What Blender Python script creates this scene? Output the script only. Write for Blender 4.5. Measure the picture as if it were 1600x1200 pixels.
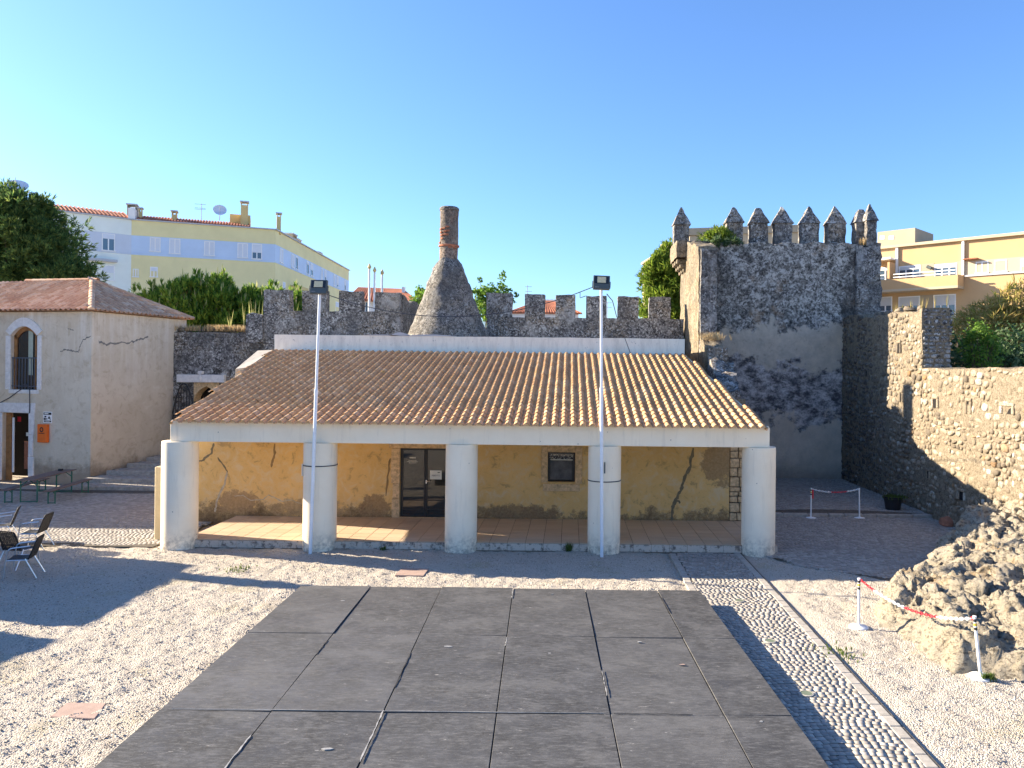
import bpy, bmesh, math, random
import numpy as np
from mathutils import Vector, Matrix, noise

for o in list(bpy.data.objects):
    bpy.data.objects.remove(o)
SC = bpy.context.scene
COL = SC.collection
R = math.radians

# ------------------------------------------------------------------ camera
CH, F, PX, PY, ROLL = 4.6, 1225.0, 890.0, 577.0, 0.0105
cam_d = bpy.data.cameras.new('camera')
cam_d.sensor_fit = 'HORIZONTAL'
cam_d.sensor_width = 36.0
cam_d.lens = 36.0 * F / 1600
cam_d.shift_x = -(PX - 800) / 1600
cam_d.shift_y = -(600 - PY) / 1600
cam_d.clip_start = 0.1
cam_d.clip_end = 4000
cam = bpy.data.objects.new('camera', cam_d)
COL.objects.link(cam)
cam.matrix_world = Matrix.Translation((0, 0, CH)) @ Matrix.Rotation(R(90), 4, 'X') @ Matrix.Rotation(ROLL, 4, 'Z')
SC.camera = cam

# ------------------------------------------------------------------ light
SUN_EL, SUN_A = R(22.0), 0.27            # light travels towards (1, -SUN_A) in plan
EXPO = 2.32
w = bpy.data.worlds.new('World')
SC.world = w
w.use_nodes = True
wn = w.node_tree
for n in list(wn.nodes):
    wn.nodes.remove(n)
sky = wn.nodes.new('ShaderNodeTexSky')
sky.sky_type = 'NISHITA'
sky.sun_disc = False
sky.sun_elevation = SUN_EL
sun_to = Vector((-1, SUN_A, 0)).normalized()
sky.sun_rotation = math.atan2(sun_to.x, sun_to.y)
sky.altitude = 50
sky.air_density = 1.0
sky.dust_density = 0.6
sky.ozone_density = 4.5
bg = wn.nodes.new('ShaderNodeBackground')
bg.inputs[1].default_value = 0.066
wo = wn.nodes.new('ShaderNodeOutputWorld')
tint = wn.nodes.new('ShaderNodeMix')
tint.data_type = 'RGBA'
tint.blend_type = 'MULTIPLY'
tint.inputs[0].default_value = 1.0
tint.inputs[7].default_value = (0.68, 0.79, 0.95, 1.0)
wn.links.new(sky.outputs[0], tint.inputs[6])
wn.links.new(tint.outputs[2], bg.inputs[0])
wn.links.new(bg.outputs[0], wo.inputs[0])
sl = bpy.data.lights.new('sun', 'SUN')
sl.energy = 3.75
sl.angle = R(0.53)
sl.color = (1.0, 0.86, 0.66)
sun = bpy.data.objects.new('sun', sl)
COL.objects.link(sun)
sdir = Vector((1, -SUN_A, 0)).normalized() * math.cos(SUN_EL) + Vector((0, 0, -math.sin(SUN_EL)))
sun.rotation_euler = sdir.to_track_quat('-Z', 'Y').to_euler()
sun.location = (-40, 20, 30)
SC.view_settings.view_transform = 'Standard'
SC.view_settings.look = 'None'
SC.view_settings.gamma = 1
SC.view_settings.use_curve_mapping = False
SC.view_settings.exposure = EXPO
SC.render.engine = 'CYCLES'

# ------------------------------------------------------------------ helpers
def at(px, py, Y):
    "point at depth Y that the photograph shows at (px, py)"
    u, v = px - PX, py - PY
    u0, v0 = u + ROLL * v, v - ROLL * u
    return Vector((u0 * Y / F, Y, CH - v0 * Y / F))

def gp(px, py, z=0.0):
    "point of height z that the photograph shows at (px, py)"
    u, v = px - PX, py - PY
    u0, v0 = u + ROLL * v, v - ROLL * u
    Y = F * (CH - z) / v0
    return Vector((u0 * Y / F, Y, z))

WM = {}
def wm(o):
    return WM.get(o.name, Matrix.Identity(4)) if o else Matrix.Identity(4)

def tag(o, label=None, cat=None, group=None, kind=None):
    if label: o['label'] = label
    if cat: o['category'] = cat
    if group: o['group'] = group
    if kind: o['kind'] = kind
    return o

def thing(name, label, cat, loc=(0, 0, 0), rotz=0.0, group=None):
    o = bpy.data.objects.new(name, None)
    COL.objects.link(o)
    o.empty_display_size = 0.2
    o.location = loc
    o.rotation_euler = (0, 0, rotz)
    WM[o.name] = Matrix.Translation(loc) @ Matrix.Rotation(rotz, 4, 'Z')
    return tag(o, label, cat, group)

def link_mesh(name, me, parent=None, mat=None):
    o = bpy.data.objects.new(name, me)
    COL.objects.link(o)
    if mat is not None and not me.materials:
        me.materials.append(mat)
    if parent is not None:
        o.parent = parent
        WM[o.name] = wm(parent)
    return o

def copy_tree(o, parent=None):
    c = o.copy()
    COL.objects.link(c)
    c.parent = parent
    for ch in list(o.children):
        copy_tree(ch, c)
    return c

def np_mesh(name, V, faces, smooth=False):
    "fast mesh from an (n,3) array and an (m,k) index array"
    me = bpy.data.meshes.new(name)
    V = np.asarray(V, dtype=np.float32)
    Fa = np.asarray(faces, dtype=np.int32)
    m, k = Fa.shape
    me.vertices.add(len(V))
    me.vertices.foreach_set('co', V.ravel())
    me.loops.add(m * k)
    me.loops.foreach_set('vertex_index', Fa.ravel())
    me.polygons.add(m)
    me.polygons.foreach_set('loop_start', np.arange(0, m * k, k, dtype=np.int32))
    me.polygons.foreach_set('loop_total', np.full(m, k, dtype=np.int32))
    if smooth:
        me.polygons.foreach_set('use_smooth', np.ones(m, dtype=bool))
    me.update(calc_edges=True)
    me.validate()
    return me

class MB:
    def __init__(s):
        s.v, s.f = [], []
    def add(s, vs, fs):
        b = len(s.v)
        s.v += [tuple(p) for p in vs]
        s.f += [tuple(i + b for i in q) for q in fs]
        return s
    def poly(s, pts):
        return s.add(pts, [range(len(pts))])
    def box(s, x0, x1, y0, y1, z0, z1):
        vs = [(x, y, z) for z in (z0, z1) for y in (y0, y1) for x in (x0, x1)]
        return s.add(vs, [(0, 2, 3, 1), (4, 5, 7, 6), (0, 1, 5, 4), (2, 6, 7, 3), (0, 4, 6, 2), (1, 3, 7, 5)])
    def obox(s, c, a, b, d):
        "box from centre and three half vectors"
        c, a, b, d = Vector(c), Vector(a), Vector(b), Vector(d)
        vs = [c + i * a + j * b + k * d for k in (-1, 1) for j in (-1, 1) for i in (-1, 1)]
        return s.add(vs, [(0, 2, 3, 1), (4, 5, 7, 6), (0, 1, 5, 4), (2, 6, 7, 3), (0, 4, 6, 2), (1, 3, 7, 5)])
    def hull8(s, bottom, top):
        "prism between two rings of the same length"
        n = len(bottom)
        fs = [tuple(reversed(range(n))), tuple(range(n, 2 * n))]
        fs += [(i, (i + 1) % n, n + (i + 1) % n, n + i) for i in range(n)]
        return s.add(list(bottom) + list(top), fs)
    def tube(s, pts, r, n=8, r2=None):
        pts = [Vector(p) for p in pts]
        rings, up0 = [], None
        for i, p in enumerate(pts):
            t = (pts[min(i + 1, len(pts) - 1)] - pts[max(i - 1, 0)]).normalized()
            up = Vector((0, 0, 1)) if abs(t.z) < 0.9 else Vector((1, 0, 0))
            if up0 is not None:
                up = up0
            a = t.cross(up)
            if a.length < 1e-4:
                a = t.cross(Vector((0, 1, 0)))
            a.normalize()
            b = t.cross(a).normalized()
            up0 = -b if False else a.cross(t)
            rr = r if r2 is None else r + (r2 - r) * i / max(1, len(pts) - 1)
            rings.append([p + rr * (math.cos(k * 2 * math.pi / n) * a + math.sin(k * 2 * math.pi / n) * b) for k in range(n)])
        vs = [q for ring in rings for q in ring]
        fs = []
        for i in range(len(rings) - 1):
            for k in range(n):
                fs.append((i * n + k, i * n + (k + 1) % n, (i + 1) * n + (k + 1) % n, (i + 1) * n + k))
        fs.append(tuple(reversed(range(n))))
        fs.append(tuple(range((len(rings) - 1) * n, len(rings) * n)))
        return s.add(vs, fs)
    def lathe(s, prof, c=(0, 0, 0), n=32, wob=None):
        c = Vector(c)
        vs, fs = [], []
        for (r, z) in prof:
            for k in range(n):
                a = 2 * math.pi * k / n
                rr = r * (wob(a, z) if wob else 1)
                vs.append(c + Vector((rr * math.cos(a), rr * math.sin(a), z)))
        for i in range(len(prof) - 1):
            for k in range(n):
                fs.append((i * n + k, i * n + (k + 1) % n, (i + 1) * n + (k + 1) % n, (i + 1) * n + k))
        fs.append(tuple(reversed(range(n))))
        fs.append(tuple(range((len(prof) - 1) * n, len(prof) * n)))
        return s.add(vs, fs)
    def build(s, name, mat, parent=None, smooth=False, bevel=0.0, seg=1, world=True, angle=40):
        me = bpy.data.meshes.new(name)
        V = s.v
        if parent is not None and world:
            inv = wm(parent).inverted()
            V = [inv @ Vector(p) for p in V]
        me.from_pydata([tuple(p) for p in V], [], s.f)
        bm = bmesh.new()
        bm.from_mesh(me)
        bmesh.ops.recalc_face_normals(bm, faces=bm.faces)
        if bevel > 0:
            es = [e for e in bm.edges if len(e.link_faces) == 2 and e.calc_face_angle(0) > 0.6]
            bmesh.ops.bevel(bm, geom=es, offset=bevel, segments=seg, affect='EDGES', profile=0.6)
        bm.to_mesh(me)
        bm.free()
        if smooth:
            for p in me.polygons:
                p.use_smooth = True
            if angle < 180:
                bm = bmesh.new(); bm.from_mesh(me)
                for e in bm.edges:
                    if len(e.link_faces) == 2 and e.calc_face_angle(0) > R(angle):
                        e.smooth = False
                bm.to_mesh(me); bm.free()
        return link_mesh(name, me, parent, mat)

def nz(p, f, oct=3):
    return noise.fractal(Vector(p) * f, 1.0, 2.0, oct)

def rough_mesh(me, amp=0.03, freq=2.5, amp2=0.012, freq2=9.0, seed=0.0):
    off = Vector((seed * 7.3, seed * 3.1, -seed * 5.7))
    for v in me.vertices:
        p = v.co + off
        d = noise.noise_vector(p * freq) * amp + noise.noise_vector(p * freq2) * amp2
        v.co += d
    me.update()

def rough_solid(name, mat, ring, z0, ztop, parent=None, step=0.22, amp=0.03, freq=2.2, amp2=0.015, freq2=8, seed=0, caps=True, smooth=True, rnd=0.0):
    """wall block over a plan polygon (list of xy); ztop is a number or f(x,y). Walls and top are gridded and displaced."""
    zt = ztop if callable(ztop) else (lambda x, y: ztop)
    mb = MB()
    n = len(ring)
    pts = []
    for i in range(n):
        a, b = Vector(ring[i]), Vector(ring[(i + 1) % n])
        m = max(1, int(round((b - a).length / step)))
        for k in range(m):
            pts.append(a.lerp(b, k / m))
    hmax = max(zt(p.x, p.y) for p in pts) - z0
    rows = max(1, int(round(hmax / step)))
    N = len(pts)
    vs = []
    for r in range(rows + 1):
        for p in pts:
            z = z0 + (zt(p.x, p.y) - z0) * r / rows
            vs.append((p.x, p.y, z))
    fs = []
    for r in range(rows):
        for k in range(N):
            fs.append((r * N + k, r * N + (k + 1) % N, (r + 1) * N + (k + 1) % N, (r + 1) * N + k))
    cx = sum(p.x for p in pts) / N
    cy = sum(p.y for p in pts) / N
    if n == 4:
        # gridded top between side 0 and side 2
        a, b, c, d = [Vector(q) for q in ring]
        m0 = max(1, int(round((b - a).length / step)))
        m1 = max(1, int(round((c - b).length / step)))
        base = len(vs)
        for j in range(m1 + 1):
            for i in range(m0 + 1):
                p = a.lerp(b, i / m0).lerp(d.lerp(c, i / m0), j / m1)
                vs.append((p.x, p.y, zt(p.x, p.y)))
        for j in range(m1):
            for i in range(m0):
                q = base + j * (m0 + 1) + i
                fs.append((q, q + 1, q + m0 + 2, q + m0 + 1))
    else:
        ci = len(vs)
        vs.append((cx, cy, zt(cx, cy)))
        for k in range(N):
            fs.append((rows * N + k, rows * N + (k + 1) % N, ci))
    me = bpy.data.meshes.new(name)
    inv = wm(parent).inverted() if parent is not None else Matrix.Identity(4)
    me.from_pydata([tuple(p) for p in vs], [], fs)
    bm = bmesh.new(); bm.from_mesh(me)
    bmesh.ops.remove_doubles(bm, verts=bm.verts, dist=0.004)
    bmesh.ops.recalc_face_normals(bm, faces=bm.faces)
    bm.to_mesh(me); bm.free()
    rough_mesh(me, amp, freq, amp2, freq2, seed)
    me.transform(inv)
    if smooth:
        for p in me.polygons:
            p.use_smooth = True
        bm = bmesh.new(); bm.from_mesh(me)
        for e in bm.edges:
            if len(e.link_faces) == 2 and e.calc_face_angle(0) > R(50):
                e.smooth = False
        bm.to_mesh(me); bm.free()
    return link_mesh(name, me, parent, mat)

def rect(x0, x1, y0, y1):
    return [(x0, y0), (x1, y0), (x1, y1), (x0, y1)]

def text_mesh(name, body, size, mat, parent, M, align='CENTER'):
    cu = bpy.data.curves.new(name, 'FONT')
    cu.body = body
    cu.size = size
    cu.align_x = align
    cu.align_y = 'CENTER'
    cu.extrude = 0.001
    t = bpy.data.objects.new(name + '_tmp', cu)
    COL.objects.link(t)
    dg = bpy.context.evaluated_depsgraph_get()
    me = bpy.data.meshes.new_from_object(t.evaluated_get(dg))
    bpy.data.objects.remove(t)
    me.transform(wm(parent).inverted() @ M)
    me.materials.clear()
    return link_mesh(name, me, parent, mat)

# ------------------------------------------------------------------ materials
class NT:
    def __init__(s, name):
        s.m = bpy.data.materials.new(name)
        s.m.use_nodes = True
        s.t = s.m.node_tree
        s.b = s.t.nodes['Principled BSDF']
        s.g = s.t.nodes.new('ShaderNodeNewGeometry')
        s.pos = s.g.outputs['Position']
        s.b.inputs['Specular IOR Level'].default_value = 0.25
    def n(s, typ, **kw):
        nd = s.t.nodes.new(typ)
        for k, v in kw.items():
            setattr(nd, k, v)
        return nd
    def put(s, sock, v):
        if hasattr(v, 'is_output') or isinstance(v, bpy.types.NodeSocket):
            s.t.links.new(v, sock)
        else:
            if sock.type == 'RGBA' and len(v) == 3:
                v = (*v, 1)
            sock.default_value = v
    def noise(s, scale, detail=4, rough=0.6, vec=None, dist=0.0):
        nd = s.n('ShaderNodeTexNoise')
        nd.inputs['Scale'].default_value = scale
        nd.inputs['Detail'].default_value = detail
        nd.inputs['Roughness'].default_value = rough
        nd.inputs['Distortion'].default_value = dist
        s.put(nd.inputs['Vector'], vec if vec is not None else s.pos)
        return nd.outputs['Fac']
    def vor(s, scale, feature='F1', out='Distance', vec=None, rnd=1.0):
        nd = s.n('ShaderNodeTexVoronoi', feature=feature)
        nd.inputs['Scale'].default_value = scale
        nd.inputs['Randomness'].default_value = rnd
        s.put(nd.inputs['Vector'], vec if vec is not None else s.pos)
        return nd.outputs[out]
    def mapv(s, scale=(1, 1, 1), rot=(0, 0, 0), vec=None):
        nd = s.n('ShaderNodeMapping')
        nd.inputs['Scale'].default_value = scale
        nd.inputs['Rotation'].default_value = rot
        s.put(nd.inputs['Vector'], vec if vec is not None else s.pos)
        return nd.outputs[0]
    def ramp(s, fac, stops, interp='LINEAR'):
        nd = s.n('ShaderNodeValToRGB')
        cr = nd.color_ramp
        cr.interpolation = interp
        while len(cr.elements) < len(stops):
            cr.elements.new(0.5)
        for e, (p, c) in zip(cr.elements, stops):
            e.position = p
            e.color = (c, c, c, 1) if isinstance(c, (int, float)) else (*c, 1)
        s.put(nd.inputs[0], fac)
        return nd.outputs[0]
    def mix(s, fac, a, b, mode='MIX'):
        nd = s.n('ShaderNodeMix', data_type='RGBA', blend_type=mode)
        s.put(nd.inputs[0], fac)
        s.put(nd.inputs[6], a)
        s.put(nd.inputs[7], b)
        return nd.outputs[2]
    def math(s, op, a, b=0.0, c=0.0):
        nd = s.n('ShaderNodeMath', operation=op)
        s.put(nd.inputs[0], a)
        s.put(nd.inputs[1], b)
        if op in ('MULTIPLY_ADD',):
            s.put(nd.inputs[2], c)
        return nd.outputs[0]
    def xyz(s, vec=None):
        nd = s.n('ShaderNodeSeparateXYZ')
        s.put(nd.inputs[0], vec if vec is not None else s.pos)
        return nd.outputs
    def rand(s):
        "one random number for each loose piece, whether it is its own object or an island of a joined mesh"
        oi = s.n('ShaderNodeObjectInfo')
        return s.math('FRACT', s.math('ADD', oi.outputs['Random'], s.g.outputs['Random Per Island']))
    def bump(s, h, strength=0.5, dist=0.02, prev=None):
        nd = s.n('ShaderNodeBump')
        nd.inputs['Strength'].default_value = strength
        nd.inputs['Distance'].default_value = dist
        s.put(nd.inputs['Height'], h)
        if prev is not None:
            s.put(nd.inputs['Normal'], prev)
        return nd.outputs[0]
    def out(s, color=None, rough=0.85, normal=None, metal=0.0, spec=None):
        if color is not None: s.put(s.b.inputs['Base Color'], color)
        s.put(s.b.inputs['Roughness'], rough)
        s.b.inputs['Metallic'].default_value = metal
        if normal is not None: s.put(s.b.inputs['Normal'], normal)
        if spec is not None: s.b.inputs['Specular IOR Level'].default_value = spec
        return s.m

def simple(name, col, rough=0.6, metal=0.0, var=0.12, scale=6, spec=0.3, bump=0.0):
    t = NT(name)
    f = t.noise(scale, 5, 0.65)
    a = tuple(max(0, c * (1 - var)) for c in col)
    b = tuple(min(1, c * (1 + var)) for c in col)
    c = t.ramp(f, [(0.3, a), (0.7, b)])
    nrm = t.bump(t.noise(scale * 8, 3), bump, 0.01) if bump else None
    return t.out(c, rough, nrm, metal, spec)

M = {}
def lichen(name, base=(0.20, 0.19, 0.185), dark=(0.028, 0.027, 0.028), light=(0.66, 0.65, 0.62), warm=(0.30, 0.235, 0.16), sc=1.0, darkness=0.50, lightness=0.57):
    t = NT(name)
    n1 = t.noise(2.6 * sc, 8, 0.78)
    n2 = t.noise(5.5 * sc, 8, 0.8, vec=t.mapv((1, 1, 1.2), (0.4, 0.2, 0)))
    n3 = t.noise(0.7 * sc, 4, 0.6, vec=t.mapv((1, 1, 1), (1.1, 0.7, 0.4)))
    n4 = t.noise(12 * sc, 6, 0.75)
    c = t.mix(t.ramp(n3, [(0.42, 0.0), (0.6, 0.8)]), base, warm)
    c = t.mix(t.ramp(n2, [(darkness - 0.05, 0.0), (darkness + 0.05, 0.9)]), c, dark)
    c = t.mix(t.ramp(n1, [(0.56, 0.0), (0.68, 0.7)]), c, dark)
    sp = t.math('MULTIPLY', t.ramp(n4, [(lightness - 0.06, 0.0), (lightness + 0.02, 1.0)]), t.ramp(n1, [(0.35, 1.0), (0.62, 0.35)]))
    c = t.mix(sp, c, light)
    big = t.ramp(t.noise(3.4 * sc, 6, 0.7, vec=t.mapv((1, 1, 1), (0.2, 1.3, 2.4))), [(0.58, 0.0), (0.63, 0.75)])
    c = t.mix(big, c, tuple(0.75 * k for k in light))
    c = t.mix(t.ramp(t.noise(0.8 * sc, 5, 0.7, vec=t.mapv((1, 1, 0.8), (2.0, 0.4, 1.0))), [(0.46, 0.0), (0.60, 0.6)]), c, tuple(0.45 * k for k in base))
    c = t.mix(t.ramp(t.noise(1.1 * sc, 5, 0.7, vec=t.mapv((1, 1, 0.8), (0.3, 2.4, 1.7))), [(0.54, 0.0), (0.66, 0.5)]), c, tuple(0.7 * k for k in light))
    h = t.math('ADD', t.math('MULTIPLY', n2, 0.8), t.math('MULTIPLY', n4, 0.5))
    M[name] = t.out(c, 0.95, t.bump(h, 0.9, 0.05), spec=0.1)
lichen('lichen_stone')
lichen('chimney_stone', base=(0.215, 0.20, 0.18), light=(0.52, 0.50, 0.45), warm=(0.25, 0.21, 0.16), sc=1.7, darkness=0.50, lightness=0.58)
lichen('shaft_stone', base=(0.235, 0.20, 0.17), light=(0.46, 0.42, 0.36), warm=(0.29, 0.185, 0.13), sc=2.0, darkness=0.52, lightness=0.585)
lichen('pale_stone', base=(0.25, 0.21, 0.15), dark=(0.055, 0.048, 0.04), light=(0.42, 0.37, 0.29), warm=(0.28, 0.21, 0.13), sc=1.5, darkness=0.53, lightness=0.60)

# tower: zones of bare lichened masonry and old render
t = NT('tower_stone')
z = t.xyz()[2]
n1 = t.noise(0.55, 6, 0.65)
n2 = t.noise(4.2, 8, 0.8)
n3 = t.noise(2.2, 7, 0.75, vec=t.mapv((1, 1, 1), (0.6, 0.2, 1.0)))
n4 = t.noise(9.5, 7, 0.8, vec=t.mapv((1, 1, 1), (0.3, 0.9, 0.2)))
zz = t.math('ADD', z, t.math('MULTIPLY', t.math('SUBTRACT', n1, 0.5), 4.2))
zz = t.math('ADD', zz, t.math('MULTIPLY', t.math('SUBTRACT', n3, 0.5), 1.0))
liv = t.mix(t.ramp(n2, [(0.44, 0), (0.56, 1)]), (0.17, 0.16, 0.145), (0.54, 0.52, 0.48))
liv = t.mix(t.ramp(n4, [(0.50, 0), (0.56, 0.92)]), liv, (0.045, 0.043, 0.042))
liv = t.mix(t.ramp(n3, [(0.53, 0), (0.64, 0.85)]), liv, (0.04, 0.038, 0.037))
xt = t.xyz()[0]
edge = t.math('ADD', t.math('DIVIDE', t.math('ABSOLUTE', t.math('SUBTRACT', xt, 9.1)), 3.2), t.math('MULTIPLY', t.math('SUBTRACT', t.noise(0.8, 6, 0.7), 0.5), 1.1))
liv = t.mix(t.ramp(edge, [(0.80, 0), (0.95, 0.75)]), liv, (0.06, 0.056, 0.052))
liv = t.mix(t.ramp(t.noise(0.9, 4, vec=t.mapv((1, 1, 1), (2, 1, 0))), [(0.60, 0), (0.7, 0.5)]), liv, (0.34, 0.23, 0.14))
pl = t.mix(t.ramp(n3, [(0.35, 0), (0.65, 1)]), (0.58, 0.51, 0.41), (0.40, 0.36, 0.30))
pl = t.mix(t.ramp(n2, [(0.58, 0), (0.7, 0.6)]), pl, (0.07, 0.065, 0.06))
bw = t.mix(t.ramp(t.noise(1.7, 8, 0.75, vec=t.mapv((1, 1, 1.6), (0, 0.3, 0.8))), [(0.42, 0), (0.60, 1)]), (0.075, 0.072, 0.075), (0.58, 0.55, 0.53))
bw = t.mix(t.ramp(n4, [(0.5, 0), (0.6, 0.7)]), bw, (0.10, 0.10, 0.11))
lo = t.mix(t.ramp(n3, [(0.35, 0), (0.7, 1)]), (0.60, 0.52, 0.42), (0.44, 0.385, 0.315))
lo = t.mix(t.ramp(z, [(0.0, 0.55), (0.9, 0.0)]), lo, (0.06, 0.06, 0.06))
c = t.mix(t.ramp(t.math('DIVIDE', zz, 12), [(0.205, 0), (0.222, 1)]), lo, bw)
c = t.mix(t.ramp(t.math('DIVIDE', zz, 12), [(0.395, 0), (0.41, 1)]), c, pl)
c = t.mix(t.ramp(t.math('DIVIDE', zz, 12), [(0.545, 0), (0.56, 1)]), c, liv)
M['tower_stone'] = t.out(c, 0.95, t.bump(t.math('ADD', n3, t.math('MULTIPLY', n4, 0.35)), 0.8, 0.06), spec=0.1)

# gravel
t = NT('gravel')
n1 = t.noise(38, 6, 0.7)
n2 = t.noise(1.2, 4, 0.6)
v1 = t.vor(48, 'F1', 'Distance')
vc = t.vor(48, 'F1', 'Color')
c = t.mix(t.ramp(n2, [(0.3, 0), (0.7, 1)]), (0.57, 0.505, 0.42), (0.50, 0.44, 0.365))
c = t.mix(0.35, c, t.mix(t.xyz(vc)[0], (0.24, 0.21, 0.175), (0.62, 0.57, 0.49)))
c = t.mix(t.ramp(n1, [(0.56, 0), (0.66, 0.65)]), c, (0.15, 0.13, 0.105))
green = t.math('MULTIPLY', t.ramp(t.noise(0.8, 5, 0.6, vec=t.mapv((1, 1, 1), (0, 0, 1.0))), [(0.56, 0), (0.66, 0.5)]), t.ramp(n1, [(0.4, 0), (0.6, 1)]))
c = t.mix(green, c, (0.30, 0.25, 0.10))
h = t.math('ADD', t.math('MULTIPLY', v1, -1.0), t.math('MULTIPLY', n1, 0.6))
M['gravel'] = t.out(c, 0.95, t.bump(h, 0.9, 0.03), spec=0.1)
M['pebble'] = None
t = NT('pebble')
c = t.ramp(t.rand(), [(0, (0.22, 0.19, 0.155)), (0.4, (0.42, 0.37, 0.30)), (1, (0.62, 0.57, 0.49))])
M['pebble'] = t.out(c, 0.9, t.bump(t.noise(60, 3), 0.4, 0.005), spec=0.15)

# limestone cobbles
t = NT('cobble')
c = t.ramp(t.rand(), [(0, (0.26, 0.235, 0.205)), (0.5, (0.34, 0.31, 0.27)), (1, (0.43, 0.395, 0.35))])
c = t.mix(t.ramp(t.noise(26, 5, 0.7), [(0.5, 0), (0.72, 0.6)]), c, (0.20, 0.185, 0.165))
c = t.mix(t.ramp(t.noise(0.9, 4), [(0.4, 0), (0.7, 0.35)]), c, (0.25, 0.23, 0.21))
M['cobble'] = t.out(c, 0.75, t.bump(t.noise(40, 4), 0.35, 0.006), spec=0.25)
t = NT('joint')
c = t.mix(t.ramp(t.noise(14, 5), [(0.35, 0), (0.7, 1)]), (0.085, 0.075, 0.062), (0.16, 0.14, 0.115))
M['joint'] = t.out(c, 0.95, t.bump(t.noise(50, 4), 0.6, 0.01), spec=0.1)
M['kerb_stone'] = simple('kerb_stone', (0.36, 0.33, 0.285), 0.85, var=0.22, scale=9, bump=0.3)
M['step_stone'] = simple('step_stone', (0.33, 0.30, 0.26), 0.9, var=0.3, scale=7, bump=0.4)

# stage boards: worn black paint on plywood
t = NT('stage_board')
ob = t.rand()
n1 = t.noise(2.2, 6, 0.7)
st = t.noise(7.0, 8, 0.8, vec=t.mapv((1.0, 3.2, 1), (0, 0, 0.03)))
n4 = t.noise(30, 4, 0.7)
c = t.mix(t.ramp(n1, [(0.32, 0), (0.68, 1)]), (0.026, 0.026, 0.026), (0.070, 0.069, 0.068))
c = t.mix(t.ramp(st, [(0.48, 0), (0.64, 0.8)]), c, (0.135, 0.133, 0.13))
scr = t.noise(9.0, 6, 0.8, vec=t.mapv((0.7, 6.0, 1), (0, 0, 0.10)))
c = t.mix(t.ramp(scr, [(0.60, 0), (0.68, 0.7)]), c, (0.26, 0.25, 0.24))
c = t.mix(t.ramp(scr, [(0.32, 0.8), (0.40, 0.0)]), c, (0.022, 0.021, 0.021))
c = t.mix(t.math('MULTIPLY', ob, 0.35), c, (0.12, 0.118, 0.115))
patch = t.noise(1.1, 7, 0.75, vec=t.mapv((1, 1.6, 1), (0, 0, 0.7)))
c = t.mix(t.ramp(patch, [(0.50, 0), (0.60, 0.45)]), c, (0.13, 0.128, 0.125))
c = t.mix(t.ramp(patch, [(0.34, 0.6), (0.42, 0.0)]), c, (0.04, 0.04, 0.042))
sp = t.ramp(t.noise(5.5, 7, 0.8, vec=t.mapv((0.8, 2.2, 1), (0, 0, 0.5))), [(0.63, 0), (0.67, 0.85)])
c = t.mix(sp, c, (0.30, 0.29, 0.275))
c = t.mix(t.ramp(n4, [(0.62, 0), (0.72, 0.5)]), c, (0.20, 0.19, 0.18))
M['stage_board'] = t.out(c, t.ramp(n1, [(0.3, 0.75), (0.7, 0.5)]), t.bump(t.math('ADD', st, t.math('MULTIPLY', n4, 0.3)), 0.35, 0.012), spec=0.3)
M['stage_frame'] = simple('stage_frame', (0.05, 0.048, 0.046), 0.6)
M['tape'] = simple('tape', (0.30, 0.295, 0.285), 0.55, var=0.3, scale=12)

# porch
t = NT('white_render')
n1 = t.noise(1.3, 6, 0.65)
st = t.noise(2.0, 6, 0.7, vec=t.mapv((3.0, 3.0, 0.35)))
c = t.mix(t.ramp(n1, [(0.35, 0), (0.7, 1)]), (0.88, 0.78, 0.61), (0.83, 0.72, 0.55))
c = t.mix(t.ramp(st, [(0.54, 0), (0.74, 0.5)]), c, (0.58, 0.51, 0.40))
sp = t.math('MULTIPLY', t.ramp(t.vor(3.2, 'F1'), [(0.035, 0.85), (0.05, 0.0)]), t.ramp(t.noise(1.7, 3), [(0.45, 0.0), (0.5, 1.0)]))
c = t.mix(sp, c, (0.16, 0.14, 0.12))
zz = t.xyz()[2]
lowd = t.math('MULTIPLY', t.ramp(zz, [(0.0, 1.0), (0.55, 0.0)]), t.ramp(t.noise(7, 6, 0.75), [(0.42, 0), (0.62, 1)]))
c = t.mix(lowd, c, (0.34, 0.30, 0.24))
M['white_render'] = t.out(c, 0.85, t.bump(t.noise(28, 4), 0.15, 0.008), spec=0.2)
t = NT('parapet_white')
st = t.noise(2.0, 7, 0.75, vec=t.mapv((2.6, 2.6, 0.5)))
c = t.mix(t.ramp(st, [(0.45, 0), (0.75, 0.8)]), (0.86, 0.80, 0.68), (0.56, 0.51, 0.43))
c = t.mix(t.ramp(t.noise(6, 6, 0.75), [(0.6, 0), (0.7, 0.7)]), c, (0.22, 0.21, 0.20))
M['parapet_white'] = t.out(c, 0.9, t.bump(t.noise(20, 4), 0.3, 0.01), spec=0.15)

t = NT('ochre_render')
z = t.xyz()[2]
n1 = t.noise(0.8, 6, 0.65, dist=0.4)
n2 = t.noise(3.2, 7, 0.72, vec=t.mapv((1, 1, 1), (0.5, 0.9, 0.1)), dist=0.6)
n3 = t.noise(14, 6, 0.75)
c = t.mix(t.ramp(n1, [(0.32, 0), (0.68, 1)]), (0.76, 0.51, 0.215), (0.66, 0.425, 0.165))
c = t.mix(t.ramp(n2, [(0.50, 0), (0.64, 0.75)]), c, (0.68, 0.53, 0.32))
c = t.mix(t.ramp(n2, [(0.36, 0.6), (0.44, 0.0)]), c, (0.33, 0.235, 0.12))
c = t.mix(t.ramp(n3, [(0.60, 0), (0.72, 0.6)]), c, (0.22, 0.16, 0.09))
zl = t.math('ADD', z, t.math('MULTIPLY', t.math('SUBTRACT', t.noise(1.4, 6, 0.75), 0.5), 2.0))
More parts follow.
